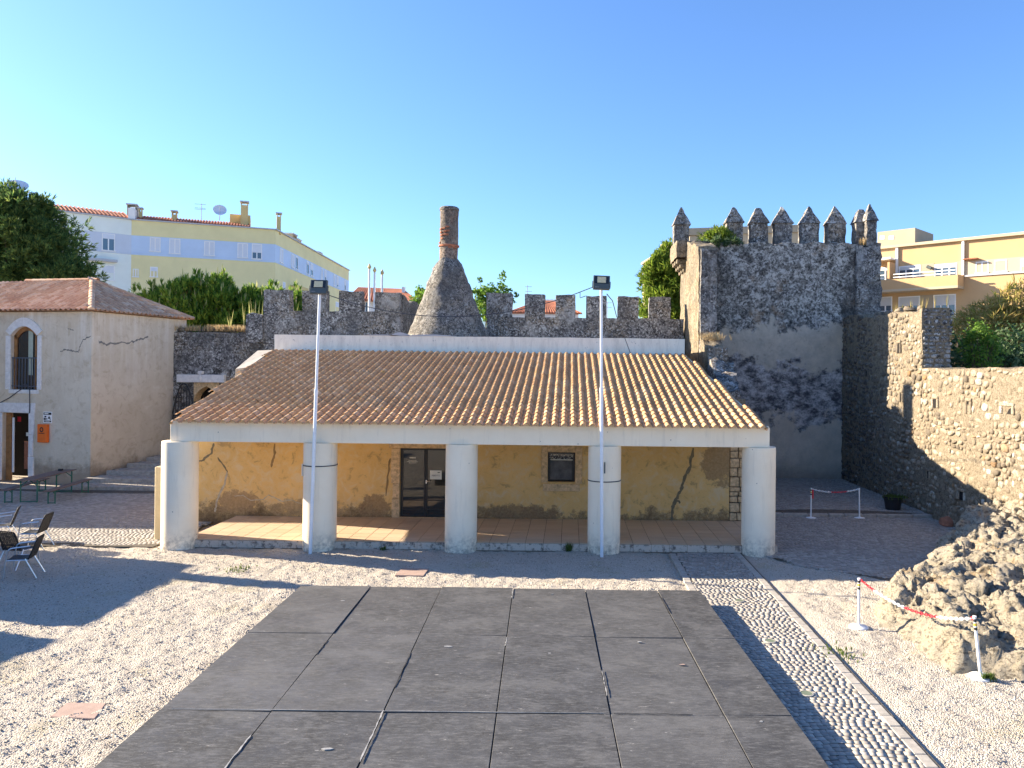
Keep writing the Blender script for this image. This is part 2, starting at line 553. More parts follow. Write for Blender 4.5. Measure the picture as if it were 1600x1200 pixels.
damp = t.ramp(zl, [(0.36, 0.9), (0.50, 0.0)])
dc = t.mix(t.ramp(n3, [(0.42, 0), (0.60, 1)]), (0.24, 0.16, 0.08), (0.42, 0.30, 0.165))
dc = t.mix(t.ramp(t.noise(22, 5, 0.8), [(0.58, 0), (0.68, 0.9)]), dc, (0.62, 0.54, 0.42))
c = t.mix(damp, c, dc)
c = t.mix(t.math('MULTIPLY', t.ramp(zl, [(0.10, 1.0), (0.32, 0.0)]), t.ramp(n3, [(0.35, 0.2), (0.55, 1.0)])), c, (0.17, 0.115, 0.065))
xs, ys, zs = t.xyz()
wob = t.math('MULTIPLY', t.math('SUBTRACT', t.noise(2.6, 7, 0.75, vec=t.mapv((1, 1, 1), (0.2, 0.1, 0.5))), 0.5), 2.6)
for (cx_, cz_, rx_, rz_, col_) in ((4.45, 2.1, 0.62, 0.85, (0.27, 0.18, 0.095)), (-5.72, 0.50, 0.50, 0.45, (0.25, 0.165, 0.09)), (-1.3, 0.36, 1.1, 0.26, (0.24, 0.16, 0.09)), (-9.7, 0.6, 0.7, 0.35, (0.30, 0.20, 0.11)), (-7.6, 0.45, 1.2, 0.30, (0.34, 0.24, 0.13))):
    dx_ = t.math('POWER', t.math('ABSOLUTE', t.math('DIVIDE', t.math('SUBTRACT', xs, cx_), rx_)), 2.0)
    dz_ = t.math('POWER', t.math('ABSOLUTE', t.math('DIVIDE', t.math('SUBTRACT', zs, cz_), rz_)), 2.0)
    dd = t.math('ADD', t.math('SQRT', t.math('ADD', dx_, dz_)), wob)
    c = t.mix(t.ramp(dd, [(0.80, 0.85), (0.98, 0.0)]), c, t.mix(t.ramp(n3, [(0.4, 0), (0.62, 1)]), col_, tuple(1.5 * q for q in col_)))
h = t.math('ADD', t.math('MULTIPLY', n2, 0.7), t.math('MULTIPLY', n3, t.math('ADD', 0.15, t.math('MULTIPLY', damp, 0.8))))
M['ochre_render'] = t.out(c, 0.95, t.bump(h, 0.7, 0.05), spec=0.1)
M['repair_grey'] = simple('repair_grey', (0.19, 0.155, 0.10), 0.95, var=0.25, scale=9, bump=0.5)
M['repair_light'] = simple('repair_light', (0.48, 0.41, 0.31), 0.95, var=0.25, scale=9, bump=0.5)
M['damp_brown'] = simple('damp_brown', (0.27, 0.175, 0.085), 0.95, var=0.35, scale=5, bump=0.5)
M['ochre_stone'] = simple('ochre_stone', (0.60, 0.43, 0.25), 0.9, var=0.38, scale=12, bump=0.7)

t = NT('clay_tile')
x = t.xyz()[0]
r = t.rand()
c = t.ramp(r, [(0, (0.52, 0.30, 0.145)), (0.4, (0.565, 0.34, 0.17)), (0.8, (0.61, 0.385, 0.205)), (1, (0.66, 0.45, 0.265))])
n1 = t.noise(9, 6, 0.75)
c = t.mix(t.ramp(n1, [(0.52, 0), (0.66, 0.7)]), c, (0.27, 0.165, 0.095))
c = t.mix(t.ramp(t.noise(24, 5, 0.75), [(0.60, 0), (0.70, 0.6)]), c, (0.60, 0.47, 0.32))
c = t.mix(t.math('MULTIPLY', t.ramp(t.noise(3.3, 5, 0.75), [(0.58, 0), (0.68, 0.8)]), t.ramp(n1, [(0.40, 0), (0.55, 1)])), c, (0.58, 0.34, 0.05))
c = t.mix(t.ramp(t.noise(1.0, 3), [(0.35, 0.0), (0.7, 0.35)]), c, (0.40, 0.24, 0.14))
M['clay_tile'] = t.out(c, 0.9, t.bump(t.noise(45, 4), 0.35, 0.006), spec=0.15)
t = NT('pink_tile')
c = t.ramp(t.rand(), [(0, (0.52, 0.28, 0.165)), (0.5, (0.63, 0.38, 0.235)), (1, (0.72, 0.50, 0.34))])
c = t.mix(t.ramp(t.noise(6, 6, 0.75), [(0.53, 0), (0.72, 0.5)]), c, (0.30, 0.21, 0.16))
c = t.mix(t.ramp(t.noise(20, 5, 0.75), [(0.60, 0), (0.70, 0.6)]), c, (0.55, 0.48, 0.38))
M['pink_tile'] = t.out(c, 0.9, t.bump(t.noise(45, 4), 0.35, 0.006), spec=0.15)
M['red_tile'] = simple('red_tile', (0.40, 0.15, 0.085), 0.9, var=0.3, scale=1.5)

t = NT('floor_tile')
c = t.ramp(t.rand(), [(0, (0.53, 0.395, 0.265)), (1, (0.60, 0.46, 0.32))])
c = t.mix(t.ramp(t.noise(2.5, 6, 0.7, vec=t.mapv((0.6, 2.2, 1))), [(0.50, 0), (0.70, 0.55)]), c, (0.40, 0.30, 0.205))
M['floor_tile'] = t.out(c, 0.45, t.bump(t.noise(30, 3), 0.1, 0.003), spec=0.35)
t = NT('kerb_tile')
c = t.mix(t.ramp(t.noise(8, 6, 0.75), [(0.50, 0), (0.60, 0.9)]), (0.55, 0.45, 0.36), (0.13, 0.10, 0.085))
M['kerb_tile'] = t.out(c, 0.6, spec=0.3)
M['grout'] = simple('grout', (0.20, 0.15, 0.11), 0.95)

# house render
t = NT('house_render')
z = t.xyz()[2]
n1 = t.noise(0.7, 6, 0.65, dist=0.5)
n2 = t.noise(2.6, 7, 0.72, vec=t.mapv((1, 1, 1), (0.5, 0.9, 0.1)), dist=0.8)
st = t.noise(2.0, 6, 0.7, vec=t.mapv((2.2, 2.2, 0.18)))
c = t.mix(t.ramp(n1, [(0.34, 0), (0.66, 1)]), (0.66, 0.575, 0.45), (0.57, 0.48, 0.36))
c = t.mix(t.ramp(n2, [(0.52, 0), (0.62, 0.6)]), c, (0.47, 0.375, 0.265))
c = t.mix(t.ramp(n2, [(0.30, 0.6), (0.42, 0.0)]), c, (0.70, 0.64, 0.54))
up = t.math('MULTIPLY', t.ramp(st, [(0.48, 0), (0.68, 0.6)]), t.ramp(t.math('DIVIDE', z, 7), [(0.45, 0), (0.95, 1)]))
c = t.mix(up, c, (0.80, 0.76, 0.70))
zl = t.math('ADD', z, t.math('MULTIPLY', t.math('SUBTRACT', t.noise(1.3, 6, 0.75), 0.5), 2.2))
c = t.mix(t.ramp(zl, [(0.35, 0.75), (0.95, 0.0)]), c, (0.20, 0.155, 0.115))
c = t.mix(t.ramp(t.noise(17, 6, 0.8), [(0.63, 0), (0.72, 0.6)]), c, (0.25, 0.20, 0.15))
M['house_render'] = t.out(c, 0.95, t.bump(t.math('ADD', n2, t.math('MULTIPLY', t.noise(15, 5), 0.4)), 0.5, 0.04), spec=0.1)
M['crack_grey'] = simple('crack_grey', (0.20, 0.185, 0.165), 0.95, var=0.3, scale=12)
M['white_stone'] = simple('white_stone', (0.68, 0.66, 0.64), 0.85, var=0.14, scale=8, bump=0.35)
M['wood_brown'] = simple('wood_brown', (0.30, 0.145, 0.055), 0.5, var=0.35, scale=5)
M['table_wood'] = simple('table_wood', (0.155, 0.105, 0.085), 0.6, var=0.35, scale=8)
M['curtain'] = simple('curtain', (0.40, 0.44, 0.36), 0.9)
M['black_metal'] = simple('black_metal', (0.022, 0.022, 0.025), 0.45, spec=0.4)
M['green_metal'] = simple('green_metal', (0.035, 0.13, 0.085), 0.5)
M['rail_metal'] = simple('rail_metal', (0.10, 0.115, 0.15), 0.5, metal=0.3)
M['aluminium'] = simple('aluminium', (0.72, 0.72, 0.73), 0.28, metal=0.9, var=0.05)
M['wicker'] = simple('wicker', (0.018, 0.017, 0.018), 0.55, var=0.3, scale=30, bump=0.6)
M['white_paint'] = simple('white_paint', (0.78, 0.78, 0.77), 0.4, var=0.06)
M['pole_paint'] = simple('pole_paint', (0.74, 0.77, 0.80), 0.35, var=0.06)
M['red_paint'] = simple('red_paint', (0.62, 0.03, 0.045), 0.45)
M['orange_paint'] = simple('orange_paint', (0.80, 0.15, 0.018), 0.45, var=0.05)
M['tape_yellow'] = simple('tape_yellow', (0.62, 0.42, 0.05), 0.5)
M['lamp_grey'] = simple('lamp_grey', (0.085, 0.10, 0.10), 0.5, metal=0.2)
M['lamp_lens'] = simple('lamp_lens', (0.60, 0.52, 0.33), 0.4, var=0.25, scale=60)
M['cable'] = simple('cable', (0.05, 0.055, 0.07), 0.6)
M['room_shade'] = simple('room_shade', (0.012, 0.010, 0.010), 0.9)  # near-black standing in for the darkness of unlit rooms and holes
M['beige_post'] = simple('beige_post', (0.58, 0.48, 0.30), 0.7, var=0.1)
M['pink_slab'] = simple('pink_slab', (0.36, 0.255, 0.205), 0.85, var=0.15, scale=6, bump=0.2)
M['lens_green'] = simple('lens_green', (0.16, 0.19, 0.13), 0.35)
M['soil'] = simple('soil', (0.06, 0.045, 0.03), 1.0)
M['brick_red'] = simple('brick_red', (0.34, 0.14, 0.08), 0.95, var=0.3, scale=10, bump=0.5)
M['paper'] = simple('paper', (0.72, 0.70, 0.62), 0.7, var=0.04)
M['ink'] = simple('ink', (0.03, 0.03, 0.03), 0.7)
M['board_grey'] = simple('board_grey', (0.10, 0.10, 0.105), 0.6, var=0.4, scale=6)

t = NT('dark_glass')
M['dark_glass'] = t.out(t.mix(t.noise(2), (0.010, 0.011, 0.012), (0.02, 0.021, 0.022)), 0.03, spec=0.6)
t.b.inputs['IOR'].default_value = 1.55
t = NT('window_glass')
M['window_glass'] = t.out(t.mix(t.noise(0.7), (0.03, 0.06, 0.10), (0.07, 0.11, 0.16)), 0.05, spec=0.9)

# rubble wall
t = NT('mortar')
n1 = t.noise(6, 7, 0.75)
c = t.mix(t.ramp(n1, [(0.35, 0), (0.65, 1)]), (0.19, 0.155, 0.108), (0.31, 0.26, 0.19))
c = t.mix(t.ramp(t.noise(18, 6, 0.78), [(0.50, 0), (0.60, 0.9)]), c, (0.10, 0.08, 0.055))
h = t.math('ADD', n1, t.math('MULTIPLY', t.noise(26, 5, 0.7), 0.5))
M['mortar'] = t.out(c, 0.95, t.bump(h, 1.0, 0.07), spec=0.1)
t = NT('rubble_stone')
c = t.ramp(t.rand(), [(0, (0.13, 0.11, 0.085)), (0.3, (0.24, 0.195, 0.14)), (0.6, (0.30, 0.25, 0.18)), (0.85, (0.385, 0.335, 0.26)), (0.95, (0.50, 0.455, 0.38)), (1, (0.28, 0.16, 0.07))])
c = t.mix(t.ramp(t.noise(12, 7, 0.8), [(0.47, 0), (0.62, 0.85)]), c, (0.13, 0.10, 0.07))
yy = t.xyz()[1]
old = t.math('MULTIPLY', t.ramp(t.math('DIVIDE', t.math('ADD', yy, t.math('MULTIPLY', t.noise(0.6, 4), 6.0)), 40), [(0.72, 0), (0.83, 0.85)]), t.ramp(t.noise(7, 6, 0.75), [(0.38, 0.3), (0.58, 1)]))  # mask: stones darken towards the far end of the wall
c = t.mix(old, c, (0.06, 0.06, 0.062))
c = t.mix(t.ramp(t.noise(28, 5, 0.75), [(0.60, 0), (0.70, 0.6)]), c, (0.54, 0.50, 0.42))
M['rubble_stone'] = t.out(c, 0.92, t.bump(t.math('ADD', t.noise(18, 5, 0.7), t.noise(5, 4)), 0.7, 0.03), spec=0.12)

# weathered rock
t = NT('rock')
n1 = t.noise(2.2, 8, 0.75, dist=0.6)
n2 = t.noise(9, 7, 0.75, vec=t.mapv((1, 1, 2.0), (0.3, 0.4, 0)))
n3 = t.noise(30, 5, 0.75)
c = t.mix(t.ramp(n1, [(0.38, 0), (0.62, 1)]), (0.47, 0.40, 0.29), (0.41, 0.365, 0.29))
c = t.mix(t.ramp(n2, [(0.51, 0), (0.60, 0.85)]), c, (0.12, 0.10, 0.08))
c = t.mix(t.ramp(n3, [(0.57, 0), (0.66, 0.8)]), c, (0.58, 0.52, 0.42))
c = t.mix(t.ramp(t.noise(1.1, 5, 0.7, vec=t.mapv((1, 1, 1), (1, 2, 0))), [(0.56, 0), (0.68, 0.7)]), c, (0.40, 0.25, 0.10))
h = t.math('ADD', n2, t.math('MULTIPLY', n3, 0.5))
M['rock'] = t.out(c, 0.95, t.bump(h, 1.0, 0.10), spec=0.1)

def leafmat(name, cols, trans=0.5):
    cols = [tuple(min(0.7, 1.25 * q) for q in c) for c in cols]
    t = NT(name)
    st = [(i / max(1, len(cols) - 1), c) for i, c in enumerate(cols)]
    c = t.ramp(t.rand(), st)
    t.out(c, 0.6, spec=0.25)
    tr = t.n('ShaderNodeBsdfTranslucent')
    t.put(tr.inputs[0], c)
    mx = t.n('ShaderNodeMixShader')
    mx.inputs[0].default_value = trans
    t.t.links.new(t.b.outputs[0], mx.inputs[1])
    t.t.links.new(tr.outputs[0], mx.inputs[2])
    t.t.links.new(mx.outputs[0], t.t.nodes['Material Output'].inputs[0])
    M[name] = t.m
leafmat('pine_needles', [(0.028, 0.062, 0.022), (0.06, 0.12, 0.034), (0.11, 0.17, 0.045), (0.19, 0.235, 0.06)])
leafmat('bush_needles', [(0.03, 0.085, 0.016), (0.09, 0.18, 0.024), (0.18, 0.28, 0.034), (0.27, 0.34, 0.05)])
leafmat('candle', [(0.30, 0.33, 0.10), (0.46, 0.42, 0.20)], 0.4)
leafmat('bright_leaf', [(0.05, 0.12, 0.02), (0.11, 0.20, 0.03), (0.17, 0.25, 0.04)])
leafmat('cypress_leaf', [(0.05, 0.10, 0.016), (0.13, 0.19, 0.024), (0.22, 0.27, 0.035)])
leafmat('dark_leaf', [(0.02, 0.05, 0.02), (0.045, 0.09, 0.035), (0.085, 0.14, 0.06), (0.18, 0.23, 0.13)])
leafmat('gold_leaf', [(0.17, 0.16, 0.035), (0.32, 0.24, 0.07), (0.45, 0.32, 0.13), (0.20, 0.25, 0.035)])
leafmat('dry_grass', [(0.34, 0.24, 0.12), (0.46, 0.35, 0.19)], 0.2)
leafmat('weed', [(0.06, 0.10, 0.02), (0.12, 0.16, 0.04)])
M['bark'] = simple('bark', (0.13, 0.095, 0.07), 0.95, var=0.3, scale=9, bump=0.6)

def wallpaint(name, col, var=0.06):
    M[name] = simple(name, col, 0.85, var=var, scale=0.6, spec=0.15)
wallpaint('apt_yellow', (0.74, 0.66, 0.36))
wallpaint('apt_blue', (0.50, 0.62, 0.78))
wallpaint('apt_pale', (0.74, 0.78, 0.72))
wallpaint('apt_greypale', (0.55, 0.60, 0.68))
wallpaint('apt_peach', (0.50, 0.335, 0.18))
wallpaint('apt_cream', (0.47, 0.385, 0.27))
wallpaint('apt_beige', (0.38, 0.32, 0.235))
wallpaint('apt_white', (0.80, 0.79, 0.76))
wallpaint('shutter', (0.62, 0.66, 0.72))
wallpaint('shutter_grey', (0.52, 0.53, 0.54))
wallpaint('chimney_yellow', (0.62, 0.48, 0.22))
wallpaint('coping_grey', (0.45, 0.46, 0.48))
# ------------------------------------------------------------------ ground
rng = random.Random(7)
NR = np.random.default_rng(11)

def sheet(name, x0, x1, y0, y1, z, mat, kind='structure'):
    o = MB().poly([(x0, y0, z), (x1, y0, z), (x1, y1, z), (x0, y1, z)]).build(name, mat)
    return tag(o, kind=kind)

ground = sheet('ground', -1500, 1500, -300, 2500, -0.06, M['gravel'])

# raked, trodden gravel of the courtyard
GX0, GX1, GY0, GY1, GS = -17.0, 12.5, 6.2, 20.6, 0.06
nx, ny = int((GX1 - GX0) / GS) + 1, int((GY1 - GY0) / GS) + 1
gx, gy = np.meshgrid(np.linspace(GX0, GX1, nx), np.linspace(GY0, GY1, ny))
gz = np.zeros_like(gx)
def vnoise(x, y, f, seed):
    "cheap value noise on arrays"
    r = np.random.default_rng(seed)
    T = r.random((256, 256))
    xi, yi = x * f + 100, y * f + 100
    x0, y0 = np.floor(xi).astype(int), np.floor(yi).astype(int)
    fx, fy = xi - x0, yi - y0
    fx, fy = fx * fx * (3 - 2 * fx), fy * fy * (3 - 2 * fy)
    g = lambda a, b: T[a % 256, b % 256]
    return (g(x0, y0) * (1 - fx) + g(x0 + 1, y0) * fx) * (1 - fy) + (g(x0, y0 + 1) * (1 - fx) + g(x0 + 1, y0 + 1) * fx) * fy - 0.5
gz += 0.026 * vnoise(gx, gy, 2.6, 1) + 0.026 * vnoise(gx, gy, 5.5, 2) + 0.030 * vnoise(gx, gy, 11, 3) + 0.03 * vnoise(gx, gy, 0.8, 4)
# flatten under the cobbled path and near the porch
flat = np.clip(np.minimum(np.abs(gx - 3.45) - 0.95, 5) / 0.3, 0, 1)
gz = gz * flat - (1 - flat) * 0.03 - 0.006
rc = np.clip((gx - 4.9 - np.maximum(0, 19.2 - gy) * 1.1) / 0.5, 0, 1)
gz = gz * (1 - rc) - rc * 0.02
fr = np.clip((20.5 - gy) / 0.6, 0, 1)
gz = gz * fr - (1 - fr) * 0.02
V = np.stack([gx, gy, gz], -1).reshape(-1, 3)
idx = np.arange(nx * ny).reshape(ny, nx)
Fq = np.stack([idx[:-1, :-1], idx[:-1, 1:], idx[1:, 1:], idx[1:, :-1]], -1).reshape(-1, 4)
gravel = tag(link_mesh('gravel_yard', np_mesh('gravel_yard', V, Fq, True), None, M['gravel']), kind='structure')

# loose pebbles lying on it
def pebbles(n, x0, x1, y0, y1, smin, smax, seed, skip):
    r = np.random.default_rng(seed)
    x = r.uniform(x0, x1, n); y = y0 + (y1 - y0) * r.random(n) ** 1.25
    keep = ~skip(x, y)
    x, y = x[keep], y[keep]
    n = len(x)
    ix = np.clip(((x - GX0) / (GX1 - GX0) * (nx - 1)).astype(int), 0, nx - 1)
    iy = np.clip(((y - GY0) / (GY1 - GY0) * (ny - 1)).astype(int), 0, ny - 1)
    z = gz[iy, ix]
    s = r.uniform(smin, smax, n)
    base = np.array([[1, 0, 0.1], [-0.5, 0.85, 0.05], [-0.5, -0.85, 0.1], [0.35, 0.3, 0.75], [-0.4, 0.1, 0.65]])
    tri = np.array([[0, 3, 2], [0, 1, 3], [1, 4, 3], [4, 2, 3], [1, 2, 4]])
    a = r.uniform(0, 6.28, n)
    c, si = np.cos(a), np.sin(a)
    B = base[None] * (s[:, None, None] * r.uniform(0.7, 1.3, (n, 5, 1)))
    P = np.empty((n, 5, 3))
    P[..., 0] = B[..., 0] * c[:, None] - B[..., 1] * si[:, None] + x[:, None]
    P[..., 1] = B[..., 0] * si[:, None] + B[..., 1] * c[:, None] + y[:, None]
    P[..., 2] = B[..., 2] + z[:, None] - 0.002
    T = (tri[None] + (np.arange(n) * 5)[:, None, None]).reshape(-1, 3)
    return P.reshape(-1, 3), T
stage_skip = lambda x, y: ((x > -5.45) & (x < 2.95) & (y < 15.6)) | ((x > 2.5) & (x < 4.5)) | (y > 19.7) | (x < -0.72 * y - 1) | (x > 0.6 * y)
P, T = pebbles(95000, -15, 9, 7.6, 19.8, 0.006, 0.022, 21, stage_skip)
peb = link_mesh('pebbles', np_mesh('pebbles', P, T), None, M['pebble'])
tag(peb, 'pale loose pebbles strewn over the gravel yard', 'gravel', kind='stuff')

# cobbles -------------------------------------------------------------
def cobble_arrays(C, sx, sy, h, rot, seed, z0=-0.03):
    "rounded setts: 12 vertices each (base ring, shoulder ring, top ring)"
    r = np.random.default_rng(seed)
    n = len(C)
    q = np.array([[-1, -1], [1, -1], [1, 1], [-1, 1]], float)
    P = np.empty((n, 12, 3))
    c, s = np.cos(rot), np.sin(rot)
    for k, (f, hz) in enumerate(((1.0, 0.0), (1.0, 0.66), (0.88, 1.0))):
        j = r.uniform(-0.10, 0.10, (n, 4, 2)) if k < 2 else r.uniform(-0.08, 0.08, (n, 4, 2))
        if k == 0: j0 = j
        l = (q[None] + (j0 if k < 2 else 0.8 * j0)) * (np.array([0.96, 0.92]) if k == 2 else 1.0)
        lx, ly = l[..., 0] * sx[:, None], l[..., 1] * sy[:, None]
        P[:, 4 * k:4 * k + 4, 0] = lx * c[:, None] - ly * s[:, None] + C[:, 0:1]
        P[:, 4 * k:4 * k + 4, 1] = lx * s[:, None] + ly * c[:, None] + C[:, 1:2]
        P[:, 4 * k:4 * k + 4, 2] = C[:, 2:3] + z0 + (h[:, None] - z0) * hz + (r.uniform(-0.0014, 0.0014, (n, 4)) if k == 2 else 0)
    fs = []
    for k in (0, 4):
        for i in range(4):
            fs.append([k + i, k + (i + 1) % 4, k + 4 + (i + 1) % 4, k + 4 + i])
    fs.append([8, 9, 10, 11])
    Fc = (np.array(fs)[None] + (np.arange(n) * 12)[:, None, None]).reshape(-1, 4)
    return P, Fc, np.array(fs)

def cobble_field(parent, fn_rows, seed, size=0.104, bow=0.0, keep=None, nparts=0, part_key=None, gap=0.006, zb=0.0):
    """fn_rows: list of (x0,x1,y0,y1). Rows run across x, bowed."""
    r = np.random.default_rng(seed)
    Cs, SX, SY, RT = [], [], [], []
    for (x0, x1, y0, y1) in fn_rows:
        y = y0
        k = 0
        while y < y1:
            x = x0 - r.random() * size
            while x < x1:
                wx = size * r.uniform(0.82, 1.2)
                xm = x + wx / 2
                b = bow * math.sin((xm - x0) / (x1 - x0) * math.pi) if bow else 0
                yy = y + b + r.uniform(-0.008, 0.008)
                if keep is None or keep(xm, yy):
                    Cs.append((xm, yy, zb)); SX.append(wx / 2 - gap * 0.35); SY.append(size * r.uniform(0.465, 0.495) - gap)
                    RT.append(r.uniform(-0.1, 0.1) + (bow * math.pi / (x1 - x0) * math.cos((xm - x0) / (x1 - x0) * math.pi) if bow else 0))
                x += wx
            y += size
            k += 1
    C = np.array(Cs); sx = np.array(SX); sy = np.array(SY); rt = np.array(RT)
    h = r.uniform(0.006, 0.013, len(C))
    P, Fc, fs = cobble_arrays(C, sx, sy, h, rt, seed + 1)
    order = np.arange(len(C))
    if nparts:
        order = np.argsort([part_key(c) for c in C])
        for i in order[:nparts]:
            me = np_mesh('cobblestone', P[i] - C[i], fs)
            o = link_mesh('cobblestone', me, parent, M['cobble'])
            o.location = wm(parent).inverted() @ Vector(C[i])
        order = order[nparts:]
    Pr = P[order]
    Fr = (fs[None] + (np.arange(len(order)) * 12)[:, None, None]).reshape(-1, 4)
    inv = np.array(wm(parent).inverted().translation)
    o = link_mesh('cobblestone_field', np_mesh('cobblestone_field', Pr.reshape(-1, 3) + inv, Fr), parent, M['cobble'])
    tag(o, kind='stuff')
    return o

# path to the right of the stage
path = sheet('cobbled_path', 2.55, 4.38, 6.5, 19.72, 0.0080, M['joint'])
cobble_field(path, [(2.76, 4.17, 6.6, 19.7)], 31, 0.098, 0.10, None, 300,
             lambda c: (c[1] if (c[0] > 2.95 and c[1] > 8.7) else 99), 0.0035, 0.003)
for side, xk in ((0, 2.62), (1, 4.27)):
    y = 6.6
    while y < 19.6:
        L = rng.uniform(0.30, 0.42)
        k = MB().box(-0.075, 0.075, -L / 2 + 0.006, L / 2 - 0.006, -0.04, 0.018).build('kerb_stone', M['kerb_stone'], path, bevel=0.008, world=False)
        k.location = (xk + rng.uniform(-0.006, 0.006), y + L / 2, rng.uniform(0, 0.006))
        y += L
# small sunk uplights in the path
for i, (px, py, lab) in enumerate(((1155, 938, 'farthest'), (1203, 1001, 'middle'), (1260, 1083, 'nearest'))):
    p = gp(px, py, 0.025)
    th = thing('ground_light', f'small round glass light sunk in the cobbled path, {lab} of the row', 'ground light', (p.x, p.y, 0.0), 0, 'round lights sunk in the path')
    MB().lathe([(0.105, -0.03), (0.105, 0.026), (0.085, 0.030), (0.085, 0.024)], (0, 0, 0), 20).build('ring', M['kerb_stone'], th, world=False)
    MB().lathe([(0.084, -0.03), (0.084, 0.026)], (0, 0, 0), 20).build('lens', M['lens_green'], th, world=False)

# cobbled court on the right, in front of the tower (with a low step)
court = MB().poly([(4.95, 19.35, 0.0175), (5.3, 18.95, 0.0175), (7.35, 17.05, 0.0175), (11.8, 17.0, 0.0175), (11.8, 24.82, 0.0175), (4.95, 24.82, 0.0175)]).build('cobbled_court', M['joint'])
tag(court, kind='structure')
cobble_field(court, [(5.0, 11.75, 17.1, 24.75)], 41, 0.105, 0.5,
             lambda x, y: (x > 5.0 + max(0, (19.2 - y)) * 1.1 + 0.25 * math.sin(y * 3)) or y > 19.3, zb=0.014)
upper = MB().box(4.9, 11.9, 24.85, 34.0, -0.05, 0.10).build('upper_court', M['joint'])
tag(upper, kind='structure')
cf = cobble_field(upper, [(5.0, 11.75, 25.02, 33.0)], 43, 0.105, 0.7)
cf.location.z += 0.10
x = 4.95
while x < 11.3:
    L = rng.uniform(0.35, 0.8)
    k = MB().box(-L / 2 + 0.008, L / 2 - 0.008, -0.09, 0.09, -0.05, 0.118).build('step_edge', M['step_stone'], upper, bevel=0.02, world=False)
    rough_mesh(k.data, 0.02, 6, 0.0, 9, x)
    k.location = (x + L / 2, 24.84, 0)
    x += L
# cobbled court on the left, in front of the old house
lcourt = sheet('cobbled_yard', -24, -10.45, 19.75, 28.6, 0.0175, M['joint'])
cobble_field(lcourt, [(-21.5, -10.5, 19.8, 28.5)], 47, 0.105, -0.6,
             lambda x, y: x > -0.735 * y - 0.5 and y > 20.0 + 0.12 * math.sin(x * 2.3), zb=0.014)

# stairs up to the castle gate
stairs = thing('stone_stairs', 'shallow cobbled stone steps climbing beside the old house', 'stairs', (-14, 28.6, 0))
for i in range(7):
    y0 = 28.55 + i * 0.86
    y1 = y0 + 0.86 if i < 6 else 36.0
    z1 = 0.165 * (i + 1)
    xl = -18.25 + i * 0.30 - 0.2
    MB().box(xl, -10.95, y0 + 0.19, y1 + 0.19, -0.05, z1 - 0.012).build('landing', M['joint'], stairs)
    st = MB().box(xl, -10.95, y0, y0 + 0.185, -0.05, z1).build('step', M['step_stone'], stairs, bevel=0.02)
    rough_mesh(st.data, 0.02, 3, 0, 1, i)
    cfs = cobble_field(stairs, [(xl + 0.1, -11.0, y0 + 0.24, min(y1 + 0.15, y0 + 0.95))], 60 + i, 0.105, 0)
    cfs.location.z += z1 - 0.012

# ------------------------------------------------------------------ stage
stage = thing('stage_platform', 'low wide stage of worn black plywood boards on the gravel', 'stage', (-1.3, 12, 0))
BL, BR, FL, FR_ = Vector((-5.28, 15.53)), Vector((2.62, 15.47)), Vector((-5.08, 8.43)), Vector((2.90, 8.60))
def stp(s, tt):
    "s across 0..1, tt metres towards the viewer from the back edge"
    a = BL + (FL - BL) * (tt / 7.05)
    b = BR + (FR_ - BR) * (tt / 6.90)
    return a.lerp(b, s)
cols = [0.0, 0.1772, 0.3540, 0.5330, 0.7130, 0.8930, 1.0]
rows = [0.0, 2.76, 5.62, 8.45]
for j in range(3):
    for i in range(6):
        g = 0.006 + rng.random() * 0.003
        zt = 0.26 + rng.uniform(-0.006, 0.006)
        ds = g / 7.9
        q = [stp(cols[i] + ds, rows[j + 1] - g), stp(cols[i + 1] - ds, rows[j + 1] - g), stp(cols[i + 1] - ds, rows[j] + g), stp(cols[i] + ds, rows[j] + g)]
        dz = [rng.uniform(-0.006, 0.010) for _ in range(4)]
        mb = MB().hull8([(p.x, p.y, zt - 0.022) for p in q], [(p.x, p.y, zt + d) for p, d in zip(q, dz)])
        mb.build('board', M['stage_board'], stage, bevel=0.003)
# frame under the boards
q = [stp(0.006, 8.4), stp(0.994, 8.4), stp(0.994, 0.05), stp(0.006, 0.05)]
MB().hull8([(p.x, p.y, -0.01) for p in q], [(p.x, p.y, 0.222) for p in q]).build('frame', M['stage_frame'], stage)
# torn tape and lifted lips along the seams
def seam_strip(s0, t0, s1, t1, w, mat, name, n=10, lift=0.0):
    mb = MB()
    L, Rr = [], []
    r2 = random.Random(int(s0 * 1000 + t0 * 77))
    a, b = stp(s0, t0), stp(s1, t1)
    d = (b - a).normalized()
    nrm = Vector((-d.y, d.x))
    for k in range(n + 1):
        p = a.lerp(b, k / n)
        ww = 0.55 * w * r2.uniform(0.15, 1.1) * (0.4 if k in (0, n) else 1)
        z = 0.2755 + 0.5 * lift * math.sin(math.pi * k / n) + r2.uniform(0, 0.002)
        o = r2.uniform(-0.3, 0.3) * w
        L.append(Vector((*(p + nrm * (o + ww)), z - 0.0))); Rr.append(Vector((*(p + nrm * (o - ww)), z)))
    for k in range(n):
        mb.hull8([L[k] - Vector((0, 0, 0.006)), L[k + 1] - Vector((0, 0, 0.006)), Rr[k + 1] - Vector((0, 0, 0.006)), Rr[k] - Vector((0, 0, 0.006))], [L[k], L[k + 1], Rr[k + 1], Rr[k]])
    mb.build(name, mat, stage)
